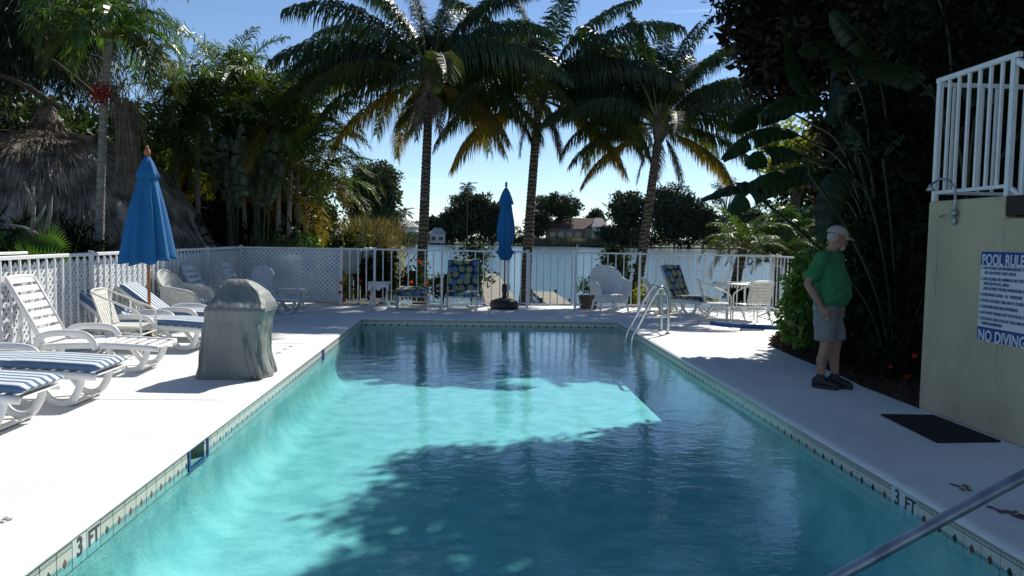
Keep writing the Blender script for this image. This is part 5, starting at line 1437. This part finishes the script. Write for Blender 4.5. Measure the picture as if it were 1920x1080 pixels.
dock('wooden dock reaching out into the lake behind the closed umbrella', .5, 1.6, 22.5, 46, -.62)
dock('shorter wooden dock seen through the gate pickets', 2.5, 3.35, 22, 31.5, -.62)

# ------------------------------------------------------------------ far shore: trees, houses, reeds
FY = 236
def far_tree(label, px, top, half, Y, m='fol_far', squash=1., n=70, cr_=1.5, name='far_tree', low=442, group='trees on the far shore', trunk=True, per=55, L=.9):
    a, c_ = D(px-half, top, Y), D(px+half, top, Y); cx = (a.x+c_.x)/2; hw = (c_.x-a.x)/2; zt_ = D(px, top, Y).z; zb = D(px, low, Y).z
    tree(name, label, 'tree', (cx, Y, -.6), [((cx, Y, (zt_+zb)/2), (hw*.92, hw*.6, (zt_-zb)/2*.92), n, cr_)], per, L, L*.5, M[m], (cx, Y, zb*.6+.2) if trunk else None, group, limbs=5, tr=.35, core=14)


far_tree('broad flat topped tree on the far shore left of the closed umbrella', 885, 352, 52, FY, low=440, n=110, cr_=1.7)
far_tree('low spreading tree at the water line below the flat topped tree', 850, 392, 40, FY-3, 'fol_far_dark', low=452)
far_tree('low dark tree right behind the closed umbrella', 925, 372, 34, FY-2, 'fol_far_dark', low=450)
far_tree('flat domed tree on the far shore right of the second palm trunk', 1045, 362, 52, FY+4, low=412, n=90, cr_=1.6)
far_tree('dark tree against the left end of the brown roofed house', 1010, 395, 22, FY-3, 'fol_far_dark', low=440)
far_tree('small round tree poking up over the brown roof', 1118, 392, 20, FY+20, low=425, n=30)
far_tree('tall dark spreading tree left of the rightmost coconut trunk', 1185, 352, 50, FY-6, 'fol_far_dark', low=440, n=110, cr_=1.6)
far_tree('massive black green tree right of the rightmost coconut trunk', 1268, 342, 58, FY-8, 'fol_far_dark', low=452, n=170, cr_=2.0)
far_tree('dark lower tree joining the massive one on its right', 1320, 385, 40, FY-9, 'fol_far_dark', low=456, n=90, cr_=1.8)
far_tree('dark bushy growth at the water under the spreading tree', 1150, 425, 30, FY-8, 'fol_far_dark', low=454, n=40, trunk=False)
far_tree('rounded tree at the far right shore', 1400, 385, 50, FY-12, 'fol_far', low=452, n=80)
far_tree('thin tree beyond the right end of the shore', 1480, 375, 45, FY-12, 'fol_far', low=452, n=70)
far_tree('low tree left of the left coconut trunk, over the white roof', 730, 388, 26, FY, 'fol_far_dark', low=440, n=30)
far_tree('low tree just right of the left coconut trunk', 820, 405, 26, FY, 'fol_far_dark', low=440, n=30)
# nearer round tree on the left bank
tree('round_tree', 'large rounded tree standing alone above the golden grass at left centre', 'tree', (-7.6, 60, -.5), [((-7.5, 60, 4.6), (2.3, 1.8, 2.5), 110, .62), ((-6.2, 60, 2.2), (.8, .6, 1.0), 14, .5)], 90, .28, .16, M['fol_far'], (-7.6, 60, 2.6), None, limbs=9, tr=.22, core=10)
# sparse umbrella pine right
c = D(1375, 352, 70)
tree('umbrella_pine', 'sparse open crowned pine against the sky left of the banana leaves', 'tree', (c.x, 70, -.5), [((c.x, 70, c.z+.1), (1.9, 1.2, .75), 30, .42), ((D(1345, 375, 70).x, 70, D(1345, 375, 70).z), (.7, .5, .3), 8, .3)], 55, .2, .06, M['fol_far'], (D(1360, 395, 70).x, 70, D(1360, 395, 70).z), None, limbs=12, tr=.09)
# small far palms
FP = {}
for i, (e0, dr) in enumerate(((60, 80), (30, 90), (0, 60))):
    for v in (0, 1): FP[(i, v)] = frond_me('frond', 3.2, e0, dr, .9, n=14, hang=.7, m=M['fol_far_dark'], seed=200+i*2+v, w_=.22)
for px, py, Y, lab in ((757, 400, 200, 'small far palm left of the left coconut trunk'), (877, 352, 230, 'palm crown poking out of the flat topped far tree'), (738, 405, 170, 'small far palm over the white far roof')):
    p = D(px, py, Y); small_palm(lab, [(p.x, Y, -.6), (p.x, Y, p.z*.5), (p.x, Y, p.z)], [(0, a*72) for a in range(5)]+[(1, a*60+20) for a in range(6)]+[(2, a*72+40) for a in range(5)], FP, .2, .16, M['bark'], 'palms on the far shore', 1.0, px, name='far_palm')
# shrubbery along the far water line and reeds
C = np.stack([D(700, 450, FY).x+RN.random(700)*(D(1560, 450, FY).x-D(700, 450, FY).x), FY-4+RN.random(700)*5, .2+RN.random(700)**1.4*5.0], 1)
_x0, _x1 = D(1016, 450, FY).x, D(1148, 450, FY).x; C[:, 2] = np.where((C[:, 0] > _x0) & (C[:, 0] < _x1), np.minimum(C[:, 2], .4), C[:, 2])
tag(link('shore_shrubs', fast_mesh('shore_shrubs', leaf_quads(fill(C, np.full(700, 1.5), 42), .8, .4), 4, M['fol_far_dark'])), kind='stuff')
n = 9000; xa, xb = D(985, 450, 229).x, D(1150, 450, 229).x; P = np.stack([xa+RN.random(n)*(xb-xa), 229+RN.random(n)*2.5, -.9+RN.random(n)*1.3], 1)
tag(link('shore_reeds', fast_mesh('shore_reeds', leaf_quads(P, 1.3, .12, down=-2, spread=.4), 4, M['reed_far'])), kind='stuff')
n = 3500; xa, xb = D(700, 450, 200).x, D(790, 450, 200).x; P = np.stack([xa+RN.random(n)*(xb-xa), 205+RN.random(n)*20, -.9+RN.random(n)*2.2], 1)
tag(link('shore_reeds', fast_mesh('shore_reeds', leaf_quads(P, 1.5, .14, down=-2, spread=.4), 4, M['reed'])), kind='stuff')


def house(label, px0, px1, eave, ridge, Y, wall, roof, depth=9, gable=None, wins=4, base_z=-.5, lbl2=None):
    a, c_ = D(px0, eave, Y), D(px1, eave, Y); ze, zr = a.z, D((px0+px1)/2, ridge, Y).z; W2 = (c_.x-a.x)/2; cx = (a.x+c_.x)/2
    t = thing('house', label, 'house', (cx, Y, base_z), 0, 'houses on the far shore'); h = ze-base_z
    b = MB(); b.box((0, depth/2, h/2), (2*W2, depth, h)); b.build('wall', M[wall], t)
    b = MB(); o = .5; hr = zr-ze; ins = min(W2*.5, 3)
    vs = [(-W2-o, -o, h+.01), (W2+o, -o, h+.01), (W2+o, depth+o, h+.01), (-W2-o, depth+o, h+.01), (-W2+ins, depth/2, h+hr), (W2-ins, depth/2, h+hr)]
    b.add(vs, [(0, 1, 5, 4), (1, 2, 5), (2, 3, 4, 5), (3, 0, 4), (3, 2, 1, 0)]); b.build('roof', M[roof], t)
    for i in range(wins):
        x = -W2+(i+.5)*2*W2/wins; f = MB(); f.box((x, -.03, h*.5), (2*W2/wins*.62, .08, h*.5)); fo = f.build('window', M['house_white'], t)
        g = MB(); ww = 2*W2/wins*.62
        for q in (-1, 1): g.box((x+q*ww*.24, -.075, h*.5), (ww*.42, .03, h*.43))
        g.build('pane', M['pane'], fo)
    if gable:
        gx, gw, gh = gable; b = MB(); b.add([(gx-gw, -2.5, h), (gx+gw, -2.5, h), (gx, -2.5, h+gh), (gx-gw, 2, h), (gx+gw, 2, h), (gx, depth/2, h+gh)], [(0, 1, 2), (0, 2, 5, 3), (1, 4, 5, 2)]); b.build('gable_roof', M[roof], t)
        b = MB(); b.box((gx, -1.2, h/2), (2*gw-.6, 2.4, h-.02)); b.build('porch', M['house_white' if lbl2 else wall], t)
    return t


house('long brown roofed house with a row of windows across the lake', 1028, 1140, 428, 408, 238, 'house_wall', 'roof_brown', 9, (4.4, 3.0, 2.2), 7)
house('white gabled house end right of the long brown roofed house', 1112, 1138, 425, 408, 233, 'house_white', 'roof_grey', 6, None, 2)
house('tan house half hidden right of the third palm trunk across the lake', 1165, 1210, 434, 420, 240, 'house_wall', 'roof_brown', 8, None, 3)
house('pale grey roofed house at the left end of the far shore', 690, 780, 424, 408, 190, 'house_white', 'roof_grey', 9, None, 5)
house('small white far house right of the left coconut trunk', 806, 834, 438, 427, 225, 'house_white', 'roof_grey', 6, None, 2)
tag(link('undergrowth', fast_mesh('undergrowth', leaf_quads(fill(np.stack([-20+RN.random(160)*12-3, 170+RN.random(160)*15, RN.random(160)*1.6], 1), np.full(160, 1.2), 30), .7, .35), 4, M['fol_far'])), kind='stuff')

# ------------------------------------------------------------------ the man
def fuse(mb, name, m, parent, voxel=.011, smooth=4, loc=(0, 0, 0)):
    me = mb.mesh(name, m, True); o = bpy.data.objects.new(name, me); COL.objects.link(o)
    md = o.modifiers.new('r', 'REMESH'); md.mode = 'VOXEL'; md.voxel_size = voxel; md.use_smooth_shade = True
    ms = o.modifiers.new('s', 'SMOOTH'); ms.iterations = smooth; ms.factor = .5
    dg = bpy.context.evaluated_depsgraph_get(); me2 = bpy.data.meshes.new_from_object(o.evaluated_get(dg))
    bpy.data.objects.remove(o); me2.name = name
    if not me2.materials: me2.materials.append(m)
    return link(name, me2, parent, loc)


man = thing('person', 'man in green t-shirt, grey shorts and tan cap standing with hands in his pockets', 'person', (3.82, 8.2, 0), R(-46))
b = MB()
# legs (y +: his left, far from camera)
for s_, fx in ((-1, .0), (1, .09)):
    hip = Vector((-.02, s_*.09, .86)); knee = Vector((.02+fx*.5, s_*.085, .48)); ank = Vector((-.02+fx, s_*.078, .09))
    b.limb([hip, hip.lerp(knee, .5)+Vector((.01, 0, 0)), knee+Vector((0, 0, .03)), knee-Vector((.015, 0, .10)), knee.lerp(ank, .45)-Vector((.02, 0, 0)), ank+Vector((0, 0, .06)), ank], [.092, .078, .058, .056, .058, .038, .036])
    b.limb([ank, ank+Vector((.12, 0, -.04))], [.036, .03])
b.loft([(-.01, 0, .82, .10, .16), (0, 0, .92, .13, .175), (.02, 0, 1.02, .15, .175), (.03, 0, 1.12, .15, .17), (.02, 0, 1.25, .13, .175), (0, 0, 1.36, .11, .18), (-.01, 0, 1.42, .08, .15), (0, 0, 1.45, .05, .07)], 24)
b.limb([(-.01, 0, 1.40), (.015, 0, 1.48), (.035, 0, 1.54)], [.065, .058, .056])
# head with face, looking right and slightly down
hm = Matrix.Translation((.055, 0, 1.595)) @ Matrix.Rotation(R(36), 4, 'Z') @ Matrix.Rotation(R(14), 4, 'Y')
def hb(c, r): 
    c = hm @ Vector(c); b.ball(c, r, 16, 12, rot=hm.to_3x3())
hb((0, 0, .02), (.098, .076, .105)); hb((.03, 0, -.055), (.062, .056, .058)); hb((.055, 0, -.085), (.03, .035, .025))
hb((.10, 0, -.01), (.022, .014, .028)); hb((.108, 0, -.022), (.018, .017, .012)); hb((.083, 0, .03), (.02, .055, .012))
hb((.082, 0, -.055), (.014, .024, .008)); hb((.08, 0, -.067), (.013, .02, .007))
for s_ in (-1, 1):
    hb((-.005, s_*.078, -.005), (.02, .012, .032)); hb((.062, s_*.04, -.02), (.028, .024, .022))
# arms with hands going into the pockets
for s_ in (-1, 1):
    sh_, el, wr = Vector((-.02, s_*.205, 1.375)), Vector((-.12, s_*.285, 1.12)), Vector((.0, s_*.225, .90))
    b.limb([sh_, sh_.lerp(el, .5), el, el.lerp(wr, .3), wr+Vector((-.01, 0, .02)), wr], [.062, .052, .043, .045, .032, .028])
    b.limb([wr, wr+Vector((.03, -s_*.01, -.05)), wr+Vector((.05, -s_*.015, -.09))], [.028, .038, .034])
    for k in range(4):
        a_ = wr+Vector((.035+.014*k, -s_*.012, -.09)); b.limb([a_, a_+Vector((.012, -s_*.004, -.045+.006*abs(k-1))), a_+Vector((.018, -s_*.012, -.075+.008*abs(k-1)))], [.0105, .0095, .008], 8)
    a_ = wr+Vector((.045, -s_*.0, -.03)); b.limb([a_, a_+Vector((.035, s_*.008, -.025)), a_+Vector((.045, s_*.01, -.055))], [.013, .011, .009], 8)
fuse(b, 'body', M['skin'], man, .0085, 3)
# shirt
b = MB()
b.loft([(.01, 0, .885, .165, .205), (.025, 0, .93, .178, .215), (.035, 0, 1.0, .185, .218), (.035, 0, 1.08, .185, .215), (.025, 0, 1.17, .17, .212), (.005, 0, 1.28, .145, .212), (-.01, 0, 1.36, .125, .212), (-.01, 0, 1.42, .10, .18), (-.005, 0, 1.455, .078, .10), (.0, 0, 1.475, .066, .07)], 32)
for s_ in (-1, 1):
    sh_, el = Vector((-.015, s_*.185, 1.375)), Vector((-.12, s_*.285, 1.12)); b.limb([sh_+Vector((0, s_*.01, 0)), sh_.lerp(el, .35), sh_.lerp(el, .64)], [.088, .082, .084])
v2 = []
for x, y, z in b.v:
    r = .010*math.sin(z*38+x*22+y*26)*max(0, 1-(z-.88)/.5)+.007*(1-2*abs(math.sin(y*17-x*9+z*13))); v2.append((x*(1+r/.2), y*(1+r/.2), z+.008*math.sin(math.atan2(y, x)*5) if z < .9 else z))
b.v = v2; fuse(b, 'shirt', M['shirt'], man, .011, 3)
# shorts
b = MB(); b.loft([(-.01, 0, .77, .125, .17), (0, 0, .86, .155, .195), (.01, 0, .93, .155, .19)], 28)
for s_, fx in ((-1, .0), (1, .04)):
    b.loft([(.01+fx, s_*.092, .515, .108, .098), (.005+fx, s_*.092, .60, .108, .098), (0, s_*.092, .72, .118, .10), (0, s_*.09, .83, .12, .10)], 24)
b.v = [(x+.006*math.sin(z*30+y*30), y+.006*math.sin(z*24+x*40), z) for x, y, z in b.v]
fuse(b, 'shorts', M['shorts'], man, .011, 2)
for s_, fx in ((-1, .0), (1, .09)):
    b = MB(); ax = -.02+fx; y = s_*.078
    b.loft([(ax+.05, y, .0, .142, .048, .8), (ax+.05, y, .035, .146, .05, .8)], 24); b.build('shoe_sole', M['dark_plastic'], man)
    b = MB(); b.limb([(ax-.05, y, .07), (ax+.02, y, .075), (ax+.11, y, .055), (ax+.16, y, .045)], [.05, .055, .045, .035]); b.limb([(ax-.01, y, .09), (ax-.005, y, .125)], [.05, .05])
    b.v = [(x, q, max(.02, z)) for x, q, z in b.v]; fuse(b, 'shoe', M['shoe'], man, .01, 3)
# cap, hair, beard, glasses
b = MB(); mm = hm
def hp(p): return mm @ Vector(p)
def capf(u, v):
    a_ = v*2*PI; e = u*PI/2; return hp((-.008+.112*math.cos(a_)*math.cos(e), .09*math.sin(a_)*math.cos(e), .045+.095*math.sin(e)))
b.grid(capf, 8, 28)
def brim(u, v, dz=0): 
    a_ = (v-.5)*1.9; r = .108+.085*u*math.cos((v-.5)*PI)**.6 if 0 < v < 1 else .108
    return hp((-.008+r*math.cos(a_)*1.02, .088*math.sin(a_)*(1+.15*u), .05-.018*u-.02*(v-.5)**2*4*u+dz))
b.grid(brim, 4, 16); b.grid(lambda u, v: brim(u, v, -.006), 4, 16); b.build('cap', M['cap'], man, smooth=True)
b = MB()
def ell(c, r, n=14): b.ball(mm @ Vector(c), r, n, 10, rot=mm.to_3x3())
ell((-.045, 0, .0), (.058, .077, .05)); ell((-.03, .0, .03), (.075, .079, .03)); fuse(b, 'hair', M['hair'], man, .008, 2)
b = MB(); ell((.074, 0, -.083), (.036, .040, .034)); ell((.092, 0, -.044), (.018, .032, .010)); fuse(b, 'beard', M['hair'], man, .006, 2)
b = MB()
for s_ in (-1, 1):
    ring = [mm @ Vector((.098-.012*abs(math.cos(a_)), s_*.033+.021*math.cos(a_), .012+.015*math.sin(a_))) for a_ in np.linspace(0, 2*PI, 17)]
    b.tube(ring, .0018, 5, cap=False); b.tube([mm @ Vector((.09, s_*.054, .015)), mm @ Vector((.0, s_*.08, .012))], .0018, 5)
b.tube([mm @ Vector((.10, -.012, .014)), mm @ Vector((.10, .012, .014))], .0018, 5); b.build('glasses', M['glass_dark'], man)
